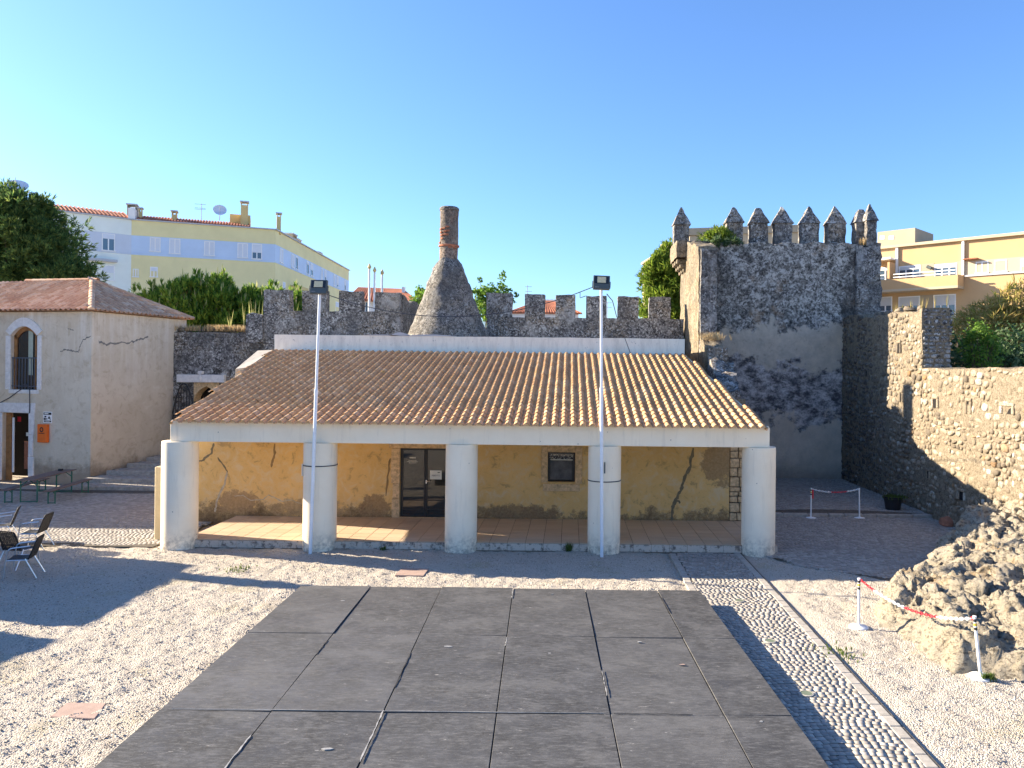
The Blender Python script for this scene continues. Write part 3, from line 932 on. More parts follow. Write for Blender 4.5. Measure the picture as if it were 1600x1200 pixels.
for (s0, t0, s1, t1, w, m, l) in [
        (cols[3], 0.05, cols[3], 0.7, 0.014, 'tape', 0.0), (cols[3], 2.85, cols[3], 3.25, 0.016, 'tape', 0.0),
        (cols[2], 3.6, cols[2], 4.9, 0.018, 'stage_frame', 0.004), (cols[2], 5.6, cols[2], 6.9, 0.020, 'tape', 0.0),
        (cols[1], 3.1, cols[1], 3.7, 0.018, 'stage_frame', 0.004), (cols[1], 6.3, cols[1], 7.1, 0.018, 'tape', 0.0),
        (cols[5], 0.55, cols[5], 1.5, 0.020, 'stage_frame', 0.006), (cols[4], 4.2, cols[4], 5.1, 0.012, 'tape', 0.0),
        (cols[0] + 0.02, 5.62, cols[4] - 0.01, 5.62, 0.010, 'tape', 0.0), (cols[4] + 0.005, 5.63, cols[5] - 0.05, 5.63, 0.014, 'stage_frame', 0.004)]:
    seam_strip(s0, t0, s1, t1, w, M[m], 'tape_strip' if m == 'tape' else 'lifted_lip', 14, l)
# a few scraps
for (s0, t0, sz, m) in [(0.865, 3.95, 0.07, 'pink_slab'), (0.80, 3.0, 0.07, 'tape'), (0.62, 3.55, 0.05, 'tape'), (0.30, 6.6, 0.08, 'tape'),
                        (0.14, 1.0, 0.06, 'tape'), (0.945, 5.8, 0.04, 'tape'), (0.63, 0.4, 0.04, 'tape'), (0.42, 3.3, 0.10, 'tape')]:
    p = stp(s0, t0)
    a = rng.uniform(0, 3)
    mb = MB()
    pts = [(p.x + sz * rng.uniform(0.4, 1) * math.cos(a + k * 1.05), p.y + 0.45 * sz * rng.uniform(0.4, 1) * math.sin(a + k * 1.05)) for k in range(6)]
    mb.hull8([(*q, 0.262) for q in pts], [(*q, 0.2745) for q in pts])
    o = mb.build('paint_chip', M[m], stage)

# flat covers in the gravel
for (pts, nm, lab) in [(((617, 898), (662, 899), (670, 888), (628, 887)), 'inspection_cover', 'flat pinkish square cover set in gravel behind the stage'),
                       (((78, 1119), (148, 1122), (166, 1098), (105, 1097)), 'inspection_cover', 'flat pinkish square cover set in gravel left of the stage')]:
    g = [gp(a, b, 0.02) for a, b in pts]
    o = MB().hull8([(p.x, p.y, -0.05) for p in g], [(p.x, p.y, 0.016) for p in g]).build(nm, M['pink_slab'], None, bevel=0.006)
    tag(o, lab, 'cover', 'square covers in the gravel')
# ------------------------------------------------------------------ porch building
porch = thing('porch_building', 'white pillared porch building with ochre back wall and clay tiled roof', 'building', (-2.5, 21, 0))
SLOPE = math.atan2(2.04, 9.35)
EY, EZ = 19.42, 3.178
def roofp(x, s, h=0.0):
    return Vector((x, EY + s * math.cos(SLOPE) - h * math.sin(SLOPE), EZ + s * math.sin(SLOPE) + h * math.cos(SLOPE)))
RL = 9.55
xl_at = lambda s: -9.97 - 0.90 * s / RL
xr_at = lambda s: 4.98 - 0.76 * s / RL

# pillars
for (cx, rr) in ((-9.84, 0.43), (-6.29, 0.41), (-2.71, 0.405), (0.91, 0.415), (4.82, 0.42)):
    mb = MB().lathe([(rr, -0.03), (rr, 2.60), (rr - 0.004, 2.683), (rr - 0.012, 2.69)], (cx, 19.87, 0), 64)
    o = mb.build('pillar', M['white_render'], porch, smooth=True)
    rough_mesh(o.data, 0.006, 1.2, 0.002, 6, cx)
for (cx, zz, lab) in ((-6.29, 2.12, None), (0.91, 1.81, None)):
    MB().lathe([(0.418, zz - 0.012), (0.424, zz - 0.012), (0.424, zz + 0.012), (0.418, zz + 0.012)], (cx, 19.87, 0), 64).build('strap', M['cable'], porch, smooth=True)
# beams
BZ0, BZ1 = 2.692, 3.19
MB().box(-9.97, 5.02, 19.60, 20.08, BZ0, BZ1).build('beam', M['white_render'], porch, bevel=0.008)
MB().hull8([(-9.97, 20.083, BZ0), (-9.55, 20.083, BZ0), (-9.85, 22.85, BZ0), (-10.27, 22.85, BZ0)],
           [(-9.97, 20.083, 3.17), (-9.55, 20.083, 3.17), (-9.85, 22.85, 3.76), (-10.27, 22.85, 3.76)]).build('side_beam', M['white_render'], porch)
MB().hull8([(4.55, 20.083, BZ0), (5.0, 20.083, BZ0), (4.82, 22.85, BZ0), (4.4, 22.85, BZ0)],
           [(4.55, 20.083, 3.17), (5.0, 20.083, 3.17), (4.82, 22.85, 3.76), (4.4, 22.85, 3.76)]).build('side_beam', M['white_render'], porch)
MB().box(-9.96, 5.0, 19.615, 19.80, 3.1915, 3.222).build('mortar_bed', M['white_render'], porch)
# roof deck under the tiles
q0 = [roofp(xl_at(0), 0.24, -0.13), roofp(xr_at(0) , 0.24, -0.13), roofp(xr_at(RL), RL, -0.13), roofp(xl_at(RL), RL, -0.13)]
q1 = [roofp(xl_at(0), 0.24, -0.035), roofp(xr_at(0), 0.24, -0.035), roofp(xr_at(RL), RL, -0.035), roofp(xl_at(RL), RL, -0.035)]
MB().hull8(q0, q1).build('roof_deck', M['white_render'], porch)

# clay tiles
PITCH, EXPOS, TLEN = 0.2345, 0.345, 0.405
def tile_profile():
    pts = []
    hw = 0.078
    for k in range(9):
        x = -hw + 2 * hw * k / 8
        pts.append((x, 0.068 * math.cos(math.pi / 2 * x / hw) ** 0.75 if abs(x) < hw - 1e-6 else 0.0))
    pts = [(-PITCH / 2 - 0.012, 0.006)] + pts + [(PITCH / 2 - 0.02, -0.004), (PITCH / 2 + 0.008, 0.006)]
    return pts
def tile_mesh(length=TLEN, tilt=0.026, th=0.02):
    pr = tile_profile()
    n = len(pr)
    V = [(x, 0, z + tilt - th) for x, z in pr] + [(x, 0.0, z + tilt) for x, z in pr] + [(x * 0.94, length, z * 0.9) for x, z in pr]
    Fs = []
    for r_ in range(2):
        for k in range(n - 1):
            Fs.append((r_ * n + k, r_ * n + k + 1, (r_ + 1) * n + k + 1, (r_ + 1) * n + k))
    return np.array(V), np.array(Fs)
TV, TF = tile_mesh()
tile_me = np_mesh('tile', TV, TF, True)
bm_ = bmesh.new(); bm_.from_mesh(tile_me)
for e in bm_.edges:
    if len(e.link_faces) == 2 and e.calc_face_angle(0) > R(50): e.smooth = False
bm_.to_mesh(tile_me); bm_.free()
tile_me.materials.append(M['clay_tile'])

def place_tiles(parent, items, mat, nparts, name='tile'):
    "items: list of (matrix_world, key). The nparts smallest keys become objects, the rest one joined part."
    items = sorted(items, key=lambda t: t[1])
    inv = wm(parent).inverted()
    for mw, _ in items[:nparts]:
        o = link_mesh(name, tile_me, parent)
        o.matrix_local = inv @ mw
    rest = items[nparts:]
    if rest:
        A = np.array([np.array(inv @ mw) for mw, _ in rest])
        P = np.einsum('nij,kj->nki', A[:, :3, :3], TV) + A[:, None, :3, 3]
        Fr = (TF[None] + (np.arange(len(rest)) * len(TV))[:, None, None]).reshape(-1, 4)
        me = np_mesh(name + '_field', P.reshape(-1, 3), Fr, True)
        o = link_mesh(name + '_field', me, parent, mat)
        tag(o, kind='stuff')
items = []
nrow = int(RL / EXPOS)
ncol = int((5.0 + 11.0) / PITCH)
for i in range(ncol):
    x = 4.92 - (i + 0.5) * PITCH
    for j in range(nrow):
        s = j * EXPOS - 0.03
        if x - PITCH * 0.45 < xl_at(s) - 0.06 or x + PITCH * 0.5 > xr_at(s) + 0.10: continue
        jit = rng.uniform(-0.006, 0.006)
        mw = Matrix.Translation(roofp(x + jit, s + rng.uniform(-0.008, 0.008), 0.0 + rng.uniform(-0.002, 0.004))) @ Matrix.Rotation(SLOPE, 4, 'X') @ Matrix.Rotation(rng.uniform(-0.02, 0.02), 4, 'Z')
        items.append((mw, s + rng.random() * 0.001))
place_tiles(porch, items, M['clay_tile'], 300)
# mortar verge along both skew sides
for xe, d in ((xl_at, -1), (xr_at, 1)):
    a0, a1 = roofp(xe(0.1), 0.1, -0.02), roofp(xe(RL), RL, -0.02)
    MB().tube([a0.lerp(a1, k / 12) - Vector((0.05 * d, 0, 0.03)) for k in range(13)], 0.03, 7).build('verge', M['clay_tile'], porch)
# white slanted upstand beside the upper left of the roof
a = [at(366, 588, 26.2), at(405, 552, 28.7)]
MB().hull8([(-10.95, 25.7, 3.6), (-10.52, 25.7, 3.6), (-10.86, 28.75, 3.6), (-11.45, 28.75, 3.6)],
           [(-10.95, 25.7, 4.50), (-10.54, 25.7, 4.56), (-10.87, 28.75, 5.20), (-11.45, 28.75, 5.17)]).build('upstand', M['kerb_stone'], porch, bevel=0.01)  # greyer stone colour stands in for the house's shade on white
# building body behind: walls and flat terrace with parapet
MB().hull8([(-10.3, 23.33, -0.05), (-10.0, 23.33, -0.05), (-10.55, 28.78, -0.05), (-10.86, 28.78, -0.05)],
           [(-10.3, 23.33, 3.8), (-10.0, 23.33, 3.8), (-10.55, 28.78, 4.97), (-10.86, 28.78, 4.97)]).build('side_wall', M['ochre_render'], porch)
MB().hull8([(4.5, 23.33, -0.05), (4.75, 23.33, -0.05), (4.26, 28.78, -0.05), (4.0, 28.78, -0.05)],
           [(4.5, 23.33, 3.8), (4.75, 23.33, 3.8), (4.26, 28.78, 4.97), (4.0, 28.78, 4.97)]).build('side_wall', M['ochre_render'], porch)
rough_solid('parapet', M['parapet_white'], rect(-10.85, 4.22, 28.80, 29.05), 4.6, 5.76, porch, 0.3, 0.012, 1.0, 0.006, 5, 3)
MB().box(-10.8, 4.2, 29.06, 33.4, 3.0, 5.62).build('terrace', M['parapet_white'], porch)
# tarpaulin scraps along the parapet top by the chimney
mb = MB()
for (x0, x1, h) in ((-7.6, -6.3, 0.03), (-6.6, -5.9, 0.12), (-6.0, -4.2, 0.05)):
    n = 8
    for k in range(n):
        xa, xb = x0 + (x1 - x0) * k / n, x0 + (x1 - x0) * (k + 1) / n
        za, zb = 5.775 + h * math.sin(math.pi * k / n), 5.775 + h * math.sin(math.pi * (k + 1) / n)
        mb.hull8([(xa, 28.78, 5.765), (xb, 28.78, 5.765), (xb, 29.3, 5.765), (xa, 29.3, 5.765)], [(xa, 28.78, za), (xb, 28.78, zb), (xb, 29.3, zb - 0.01), (xa, 29.3, za - 0.01)])
mb.build('lead_flashing', M['coping_grey'], porch)

# back wall with door and window openings
WY = 23.0
DX0, DX1, DZ0, DZ1 = -4.94, -3.46, 0.22, 2.235
WX0, WX1, WZ0, WZ1 = -0.61, 0.19, 1.29, 2.16
mb = MB()
mb.box(-10.3, DX0 - 0.001, WY, WY + 0.33, -0.05, 3.82)
mb.box(-11.05, -10.301, WY, WY + 0.33, -0.05, 3.3)
mb.box(DX0, DX1, WY, WY + 0.33, DZ1 + 0.001, 3.82)
mb.box(DX1 + 0.001, WX0 - 0.001, WY, WY + 0.33, -0.05, 3.82)
mb.box(WX0, WX1, WY, WY + 0.33, -0.05, WZ0 - 0.001)
mb.box(WX0, WX1, WY, WY + 0.33, WZ1 + 0.001, 3.82)
mb.box(WX1 + 0.001, 4.72, WY, WY + 0.33, -0.05, 3.82)
mb.build('back_wall', M['ochre_render'], porch)
MB().box(-9.9, 4.6, WY + 0.6, WY + 0.65, 0, 3.8).build('dark_backing', M['room_shade'], porch)  # black sheet standing in for the unlit room behind the openings

def wall_blob(name, pts, mat, y, thick=0.008, parent=porch, jit=0.0, sub=9):
    "thin plaster patch outlined by (px,py) points on the plane Y=y"
    P = [at(a, b, y) for a, b in pts]
    n = len(P)
    Q = []
    for i in range(n):
        a, b = P[i], P[(i + 1) % n]
        for k in range(sub):
            p = a.lerp(b, k / sub)
            p += Vector((noise.noise(p * 5), 0, noise.noise(p * 5 + Vector((9, 0, 0))))) * jit * 1.6 + Vector((noise.noise(p * 17), 0, noise.noise(p * 17 + Vector((9, 0, 0))))) * jit * 0.8
            Q.append(p)
    MB().hull8([(p.x, y + 0.01, p.z) for p in Q], [(p.x, y - thick, p.z) for p in Q]).build(name, mat, parent)
def wall_ribbon(name, pts, w, mat, y, parent=porch, thick=0.007, seed=1):
    r2 = random.Random(seed)
    P = [at(a, b, y) for a, b in pts]
    Q = []
    for i in range(len(P) - 1):
        for k in range(5):
            p = P[i].lerp(P[i + 1], k / 5)
            Q.append(p + Vector((r2.uniform(-1, 1), 0, r2.uniform(-1, 1))) * w * 0.5)
    Q.append(P[-1])
    mb = MB()
    Lp, Rp = [], []
    for i, p in enumerate(Q):
        d = (Q[min(i + 1, len(Q) - 1)] - Q[max(0, i - 1)]).normalized()
        nr = Vector((-d.z, 0, d.x))
        ww = w * r2.uniform(0.55, 1.2) * (0.4 if i in (0, len(Q) - 1) else 1)
        Lp.append(p + nr * ww); Rp.append(p - nr * ww)
    for i in range(len(Q) - 1):
        ring = [Lp[i], Lp[i + 1], Rp[i + 1], Rp[i]]
        mb.hull8([(p.x, y + 0.01, p.z) for p in ring], [(p.x, y - thick, p.z) for p in ring])
    return mb.build(name, mat, parent)
wall_ribbon('crack_repair', [(1084, 700), (1078, 728), (1068, 750), (1063, 768), (1054, 783), (1050, 798), (1048.5, 815)], 0.048, M['repair_grey'], WY, seed=3)
wall_ribbon('crack_repair', [(1055, 780), (1063, 786)], 0.045, M['repair_grey'], WY - 0.004, seed=4)
wall_ribbon('crack_repair', [(334, 693), (330, 708), (318, 718), (309, 722)], 0.03, M['repair_grey'], WY, seed=5)
wall_ribbon('crack_repair', [(340, 715), (350, 728), (356, 738)], 0.022, M['repair_grey'], WY, seed=6)
wall_ribbon('crack_repair', [(355, 735), (352, 756), (341, 775), (338, 790), (336, 800)], 0.03, M['repair_light'], WY, seed=7)
wall_ribbon('crack_repair', [(430, 694), (428, 715), (424, 730)], 0.035, M['damp_brown'], WY, seed=8)
wall_ribbon('crack_repair', [(610, 716), (606, 745), (603, 775)], 0.03, M['damp_brown'], WY, seed=9)
wall_ribbon('crack_repair', [(366, 775), (380, 774), (392, 782), (412, 780), (420, 773), (440, 783), (455, 781), (472, 788)], 0.014, M['repair_light'], WY, seed=10)

# exposed stones at the right end
zz = 0.2
while zz < 2.85:
    h = rng.uniform(0.13, 0.30)
    x = 4.725
    while x < 5.15:
        wd = rng.uniform(0.16, 0.34)
        o = MB().box(x + 0.012, min(5.2, x + wd) - 0.012, WY - 0.03, WY + 0.30, zz + 0.012, zz + h - 0.012).build('stone', M['ochre_stone'], porch, bevel=0.03, seg=2)
        rough_mesh(o.data, 0.02, 7, 0.0, 1, zz + x)
        x += wd
    zz += h
MB().box(4.722, 5.18, WY + 0.04, WY + 0.33, -0.05, 3.78).build('stone_bedding', M['mortar'], porch)

# porch floor: tiles on a slab, with a tiled front kerb
MB().box(-9.75, 5.15, 19.80, 22.995, -0.05, 0.192).build('floor_slab', M['grout'], porch)
TW = 0.455
tilebox = MB().box(-TW / 2 + 0.006, TW / 2 - 0.006, -TW / 2 + 0.006, TW / 2 - 0.006, 0, 0.012)
ft = None
for i in range(33):
    for j in range(7):
        xx = -9.72 + (i + 0.5) * TW
        yy = 19.80 + (j + 0.5) * TW
        if xx > 5.1: continue
        if ft is None:
            ft = tilebox.build('floor_tile', M['floor_tile'], porch, bevel=0.002, world=False); o = ft
        else:
            o = link_mesh('floor_tile', ft.data, porch)
        o.location = wm(porch).inverted() @ Vector((xx, yy, 0.1935 + rng.uniform(-0.0008, 0.0008)))
kt = None
for i in range(33):
    xx = -9.72 + (i + 0.5) * TW
    if kt is None:
        kt = MB().box(-TW / 2 + 0.004, TW / 2 - 0.004, -0.014, 0, 0.012, 0.188).build('kerb_tile', M['kerb_tile'], porch, bevel=0.002, world=False); o = kt
    else:
        o = link_mesh('kerb_tile', kt.data, porch)
    o.location = wm(porch).inverted() @ Vector((xx, 19.798, 0))

# glazed double door
door = MB()
fy0, fy1 = WY + 0.06, WY + 0.12
XM = -4.20
for (a, b) in ((DX0, DX0 + 0.075), (XM - 0.055, XM - 0.004), (XM + 0.004, XM + 0.055), (DX1 - 0.075, DX1)):
    door.box(a, b, fy0, fy1, DZ0, DZ1)
for (a, b) in ((DX0 + 0.076, XM - 0.056), (XM + 0.056, DX1 - 0.076)):
    for (c, d) in ((DZ0, DZ0 + 0.05), (0.42, 0.445), (0.69, 0.715), (DZ1 - 0.06, DZ1)):
        door.box(a, b, fy0 + 0.001, fy1 - 0.001, c, d)
door = door.build('door', M['black_metal'], porch, bevel=0.004)
for (a, b) in ((DX0 + 0.074, XM - 0.054), (XM + 0.054, DX1 - 0.074)):
    MB().box(a, b, fy0 + 0.025, fy0 + 0.031, 0.27, DZ1 - 0.05).build('pane', M['dark_glass'], door)
MB().box(XM + 0.010, XM + 0.035, fy0 - 0.035, fy0, 1.20, 1.30).tube([(XM + 0.02, fy0 - 0.04, 1.26), (XM + 0.14, fy0 - 0.045, 1.265)], 0.013).build('handle', M['aluminium'], door)
nt_ = at(681, 742, fy0)
MB().box(nt_.x - 0.17, nt_.x + 0.17, fy0 - 0.004, fy0 + 0.002, nt_.z - 0.13, nt_.z + 0.13).build('notice', M['paper'], door)
RX = Matrix.Rotation(R(90), 4, 'X')
text_mesh('notice_text', 'ABERTO', 0.066, M['ink'], door, Matrix.Translation((nt_.x, fy0 - 0.006, nt_.z - 0.02)) @ RX)
MB().box(nt_.x + 0.05, nt_.x + 0.12, fy0 - 0.006, fy0 - 0.0045, nt_.z + 0.06, nt_.z + 0.085).build('notice_mark', M['ink'], door)
mb = MB()
for (z0, h, x0, x1) in ((1.93, 0.035, -4.68, -4.50), (1.86, 0.012, -4.71, -4.47), (1.825, 0.012, -4.76, -4.42), (1.79, 0.012, -4.70, -4.48)):
    x = x0
    while x < x1 - 0.01:
        wd = rng.uniform(0.012, 0.03)
        mb.box(x, min(x1, x + wd), fy0 + 0.018, fy0 + 0.0235, z0, z0 + h)
        x += wd + 0.007
mb.build('lettering', M['paper'], door)
# stone door surround
for (nm, b) in (('jamb_stone', (-5.17, DX0 - 0.004, 0.20, 0.75)), ('jamb_stone', (-5.15, DX0 - 0.004, 0.757, 1.20)), ('jamb_stone', (-5.20, DX0 - 0.004, 1.207, 2.23)),
                ('jamb_stone', (DX1 + 0.004, -3.23, 0.20, 1.1)), ('jamb_stone', (DX1 + 0.004, -3.25, 1.107, 2.23)), ('lintel', (-5.27, -3.15, 2.24, 2.47)), ('threshold', (-5.0, -3.4, 0.19, 0.216))):
    o = MB().box(b[0], b[1], WY - 0.035, WY + 0.05, b[2], b[3]).build(nm, M['ochre_stone'], porch, bevel=0.012)
# small window
for (nm, b) in (('window_jamb', (-0.80, WX0 - 0.003, 1.27, 2.33)), ('window_jamb', (WX1 + 0.003, 0.40, 1.24, 2.33)), ('window_lintel', (WX0, WX1, WZ1 + 0.003, 2.36)), ('window_sill', (-0.745, 0.34, 1.02, 1.235))):
    o = MB().box(b[0], b[1], WY - 0.04, WY + 0.10, b[2], b[3]).build(nm, M['ochre_stone'], porch, bevel=0.012)
    rough_mesh(o.data, 0.01, 5, 0, 1, b[0])
win = MB()
for b in ((WX0, WX0 + 0.05, WZ0 - 0.05, WZ1), (WX1 - 0.05, WX1, WZ0 - 0.05, WZ1), (WX0 + 0.051, WX1 - 0.051, WZ1 - 0.05, WZ1), (WX0 + 0.051, WX1 - 0.051, WZ0 - 0.05, WZ0)):
    win.box(b[0], b[1], WY + 0.11, WY + 0.16, b[2], b[3])
win = win.build('window', M['black_metal'], porch)
MB().box(WX0 + 0.048, WX1 - 0.048, WY + 0.13, WY + 0.136, WZ0 - 0.002, WZ1 - 0.048).build('pane', M['dark_glass'], win)
MB().box(WX0 + 0.07, WX1 - 0.09, WY + 0.12, WY + 0.126, 1.345, 1.90).build('dark_panel', M['board_grey'], win)
MB().box(WX0 + 0.07, WX1 - 0.07, WY + 0.118, WY + 0.126, 1.915, 1.94).build('white_bar', M['paper'], win)
mb = MB()
r2 = random.Random(5)
for k in range(34):
    x = r2.uniform(WX0 + 0.07, WX1 - 0.07); z = r2.uniform(1.95, 2.08)
    a = r2.uniform(-1.2, 1.2); L = r2.uniform(0.012, 0.035)
    mb.obox((x, WY + 0.122, z), (L * math.cos(a), 0, L * math.sin(a)), (0, 0.003, 0), (-0.004 * math.sin(a), 0, 0.004 * math.cos(a)))
mb.build('white_marks', M['paper'], win)

# paper notice on second pillar
pn = at(477, 739, 19.62)
o = MB().box(-0.012, 0.012, -0.07, 0.07, -0.15, 0.15).build('paper_notice', M['paper'], None, world=False)
o.location = (-6.685, 19.78, 2.0); o.rotation_euler = (0, 0, R(-14))
tag(o, 'narrow white paper stuck on the left side of the second pillar', 'notice')

# beige post left of the first pillar
pb = at(247.5, 800, 20.55)
o = MB().box(pb.x - 0.11, pb.x + 0.12, 20.55, 20.78, -0.03, 1.93).build('beige_post', M['beige_post'], None, bevel=0.02)
tag(o, 'slim beige square post standing close left of the first pillar', 'post')
# ------------------------------------------------------------------ conical chimney
chim = thing('conical_chimney', 'tall bottle shaped rubble chimney rising behind the tiled roof', 'chimney', (-4.82, 31.0, 5.6))
prof = [(1.72, 5.5), (1.53, 6.0), (1.26, 6.7), (0.985, 7.46), (0.86, 7.8), (0.735, 8.14), (0.60, 8.5), (0.52, 8.68), (0.40, 8.84), (0.365, 8.9)]
fine = []
for (a, b) in zip(prof[:-1], prof[1:]):
    m = max(1, int((b[1] - a[1]) / 0.09))
    fine += [(a[0] + (b[0] - a[0]) * k / m, a[1] + (b[1] - a[1]) * k / m) for k in range(m)]
fine.append(prof[-1])
cb = MB().lathe(fine, (-4.82, 31.0, 0), 72).build('cone', M['chimney_stone'], chim, smooth=True)
rough_mesh(cb.data, 0.05, 2.2, 0.028, 8, 2)
shaft = MB().lathe([(0.36, 8.88 + 0.07 * k) for k in range(30)] + [(0.335, 10.93), (0.25, 10.96)], (-4.82, 31.0, 0), 40).build('shaft', M['shaft_stone'], chim, smooth=True)
rough_mesh(shaft.data, 0.02, 3, 0.012, 9, 5)
MB().lathe([(0.36, 9.37), (0.405, 9.38), (0.41, 9.44), (0.36, 9.46)], (-4.82, 31.0, 0), 40).build('ring', M['brick_red'], chim, smooth=True)
MB().lathe([(0.34, 10.80), (0.385, 10.82), (0.385, 10.9), (0.33, 10.95)], (-4.82, 31.0, 0), 40).build('rim', M['chimney_stone'], chim, smooth=True)
# bricks showing where the render fell off the shaft
for k, (px, py) in enumerate(((689, 357), (694, 356), (700, 354), (689, 362), (696, 361), (701, 360), (690, 367), (695, 366), (699, 366), (691, 372), (687, 378), (708, 385), (703, 386), (711, 386))):
    a = math.asin(max(-0.95, min(0.95, (px - 700) / 14.2)))
    zb = at(px, py, 30.65).z
    c = Vector((-4.82 + 0.372 * math.sin(a), 31.0 - 0.372 * math.cos(a), zb))
    o = MB().obox((0, 0, 0), (0.062, 0, 0), (0, 0.025, 0), (0, 0, 0.03)).build('brick', M['brick_red'], chim, bevel=0.006, world=False)
    o.location = wm(chim).inverted() @ c
    o.rotation_euler = (0, 0, a)

# ------------------------------------------------------------------ crenellated walls
def merlon(parent, x0, x1, y0, y1, z0, z1, seed, mat='lichen_stone'):
    top = lambda x, y: z1 + 0.012 * math.sin(7 * x + seed)
    return rough_solid('merlon', M[mat], rect(x0, x1, y0, y1), z0, top, parent, 0.14, 0.03, 2.5, 0.016, 9, seed)
CWY = 33.5
bt = thing('battlement_wall', 'dark lichened battlement with six square merlons right of the chimney', 'wall', (0.5, CWY, 0))
zc = 6.80
xa, xb = at(760, 500, CWY).x, 4.86
rough_solid('wall', M['lichen_stone'], rect(xa, xb, CWY, CWY + 0.55), 4.9, zc, bt, 0.2, 0.03, 2.0, 0.018, 8, 11)
for k, (a, b, t_) in enumerate(((760, 800, 458), (820, 851, 460), (868.5, 899, 461), (917, 948, 462.5), (966, 998, 463), (1015, 1048, 464))):
    merlon(bt, at(a, t_, CWY).x, at(b, t_, CWY).x, CWY + 0.01, CWY + 0.54, zc - 0.03, at((a + b) / 2, t_, CWY).z, 20 + k)
bl = thing('battlement_wall', 'dark lichened battlement with four merlons left of the chimney', 'wall', (-10, CWY, 0))
xa, xb = at(412, 500, CWY).x, at(625, 500, CWY).x
zc = 6.98
rough_solid('wall', M['lichen_stone'], rect(xa, xb, CWY, CWY + 0.55), 4.9, zc, bl, 0.2, 0.03, 2.0, 0.018, 8, 12)
for k, (a, b, t_) in enumerate(((412, 452, 453), (472, 509, 454), (530, 565, 455), (586, 624, 457))):
    merlon(bl, at(a, t_, CWY).x, at(b, t_, CWY).x, CWY + 0.01, CWY + 0.54, zc - 0.03, at((a + b) / 2, t_, CWY).z, 30 + k)
# return running back behind the chimney
rough_solid('return_wall', M['chimney_stone'], [(xb - 0.55, CWY + 0.56), (xb - 0.005, CWY + 0.56), (xb + 0.35, 39), (xb - 0.2, 39)], 4.9, lambda x, y: 7.72 - 0.06 * (y - CWY) + 0.1 * math.sin(3 * y), bl, 0.2, 0.04, 2, 0.02, 8, 14)
rough_solid('low_merlon', M['lichen_stone'], rect(at(386, 500, CWY).x, at(411.5, 500, CWY).x, CWY - 0.1, CWY + 0.5), 5.6, lambda x, y: 6.80 + 0.05 * math.sin(5 * x), bl, 0.14, 0.04, 2.5, 0.02, 9, 15)

# gate wall between the house and the porch
GY = 34.3
gw = thing('gate_wall', 'rough dark stone wall with pointed gateway beside the old house', 'wall', (-14.5, GY, 0))
gx0, gx1, gz1 = -17.6, at(433, 520, GY).x, 6.08
ox0, ox1 = at(303, 620, GY).x, at(342, 620, GY).x
rough_solid('wall', M['lichen_stone'], rect(gx0, ox0, GY, GY + 0.7), 0, lambda x, y: gz1 - 0.01, gw, 0.2, 0.04, 1.6, 0.022, 7, 41)
rough_solid('wall', M['lichen_stone'], rect(ox1, gx1, GY, GY + 0.7), 0, lambda x, y: gz1 - 0.01, gw, 0.2, 0.04, 1.6, 0.022, 7, 41)
rough_solid('wall', M['lichen_stone'], rect(ox0, ox1, GY, GY + 0.7), 3.86, lambda x, y: gz1 - 0.01, gw, 0.2, 0.04, 1.6, 0.022, 7, 41)
MB().box(ox0 - 0.3, ox1 + 0.3, GY + 0.95, GY + 1.0, 0.9, 4.2).build('passage_shade', M['room_shade'], gw)  # black sheet, the darkness of the gateway put into its colour
# pointed arch head in ochre stone
arch = []
for sgn in (-1, 1):
    xm, hw = (ox0 + ox1) / 2, (ox1 - ox0) / 2
    ring_o, ring_i = [], []
    for k in range(9):
        a = k / 8 * 1.05
        ring_i.append((xm + sgn * (hw * 2 * math.cos(a) - hw), 3.02 + hw * 2 * 0.62 * math.sin(a) / 0.867))
    mb = MB()
    for k in range(8):
        (x0, z0), (x1, z1) = ring_i[k], ring_i[k + 1]
        xe = xm + sgn * (hw + 0.0)
        mb.hull8([(x0, GY - 0.03, z0), (x1, GY - 0.03, z1), (x1, GY - 0.03, 3.858), (x0, GY - 0.03, 3.858)], [(x0, GY + 0.6, z0), (x1, GY + 0.6, z1), (x1, GY + 0.6, 3.858), (x0, GY + 0.6, 3.858)])
    mb.build('arch_stone', M['ochre_stone'], gw)
li = at(276, 591, GY - 0.2); lj = at(350, 591, GY - 0.2)
o = MB().box(li.x, lj.x, GY - 0.22, GY + 0.02, li.z - 0.17, li.z + 0.17).build('lintel', M['white_stone'], gw, bevel=0.03, seg=2)
rough_mesh(o.data, 0.02, 3, 0, 1, 3)
cx = (li.x + lj.x) / 2
MB().box(cx - 0.10, cx + 0.09, GY - 0.245, GY - 0.02, li.z + 0.19, li.z + 0.33).box(cx - 0.05, cx + 0.05, GY - 0.26, GY - 0.225, li.z - 0.15, li.z + 0.185).build('carved_boss', M['white_stone'], gw, bevel=0.02)
# rubble crest with dry grass along the wall top
for k in range(26):
    x = gx0 + 0.1 + (gx1 - gx0 - 1.0) * k / 25
    s = rng.uniform(0.07, 0.16)
    o = MB().lathe([(s * 0.6, -s * 0.6), (s, 0), (s * 0.75, s * 0.55), (s * 0.2, s * 0.8)], (x, GY + 0.35 + rng.uniform(-0.15, 0.15), gz1 + 0.05), 7).build('crest_stone', M['pale_stone'], gw, smooth=True)
    rough_mesh(o.data, s * 0.5, 5, 0, 1, k)
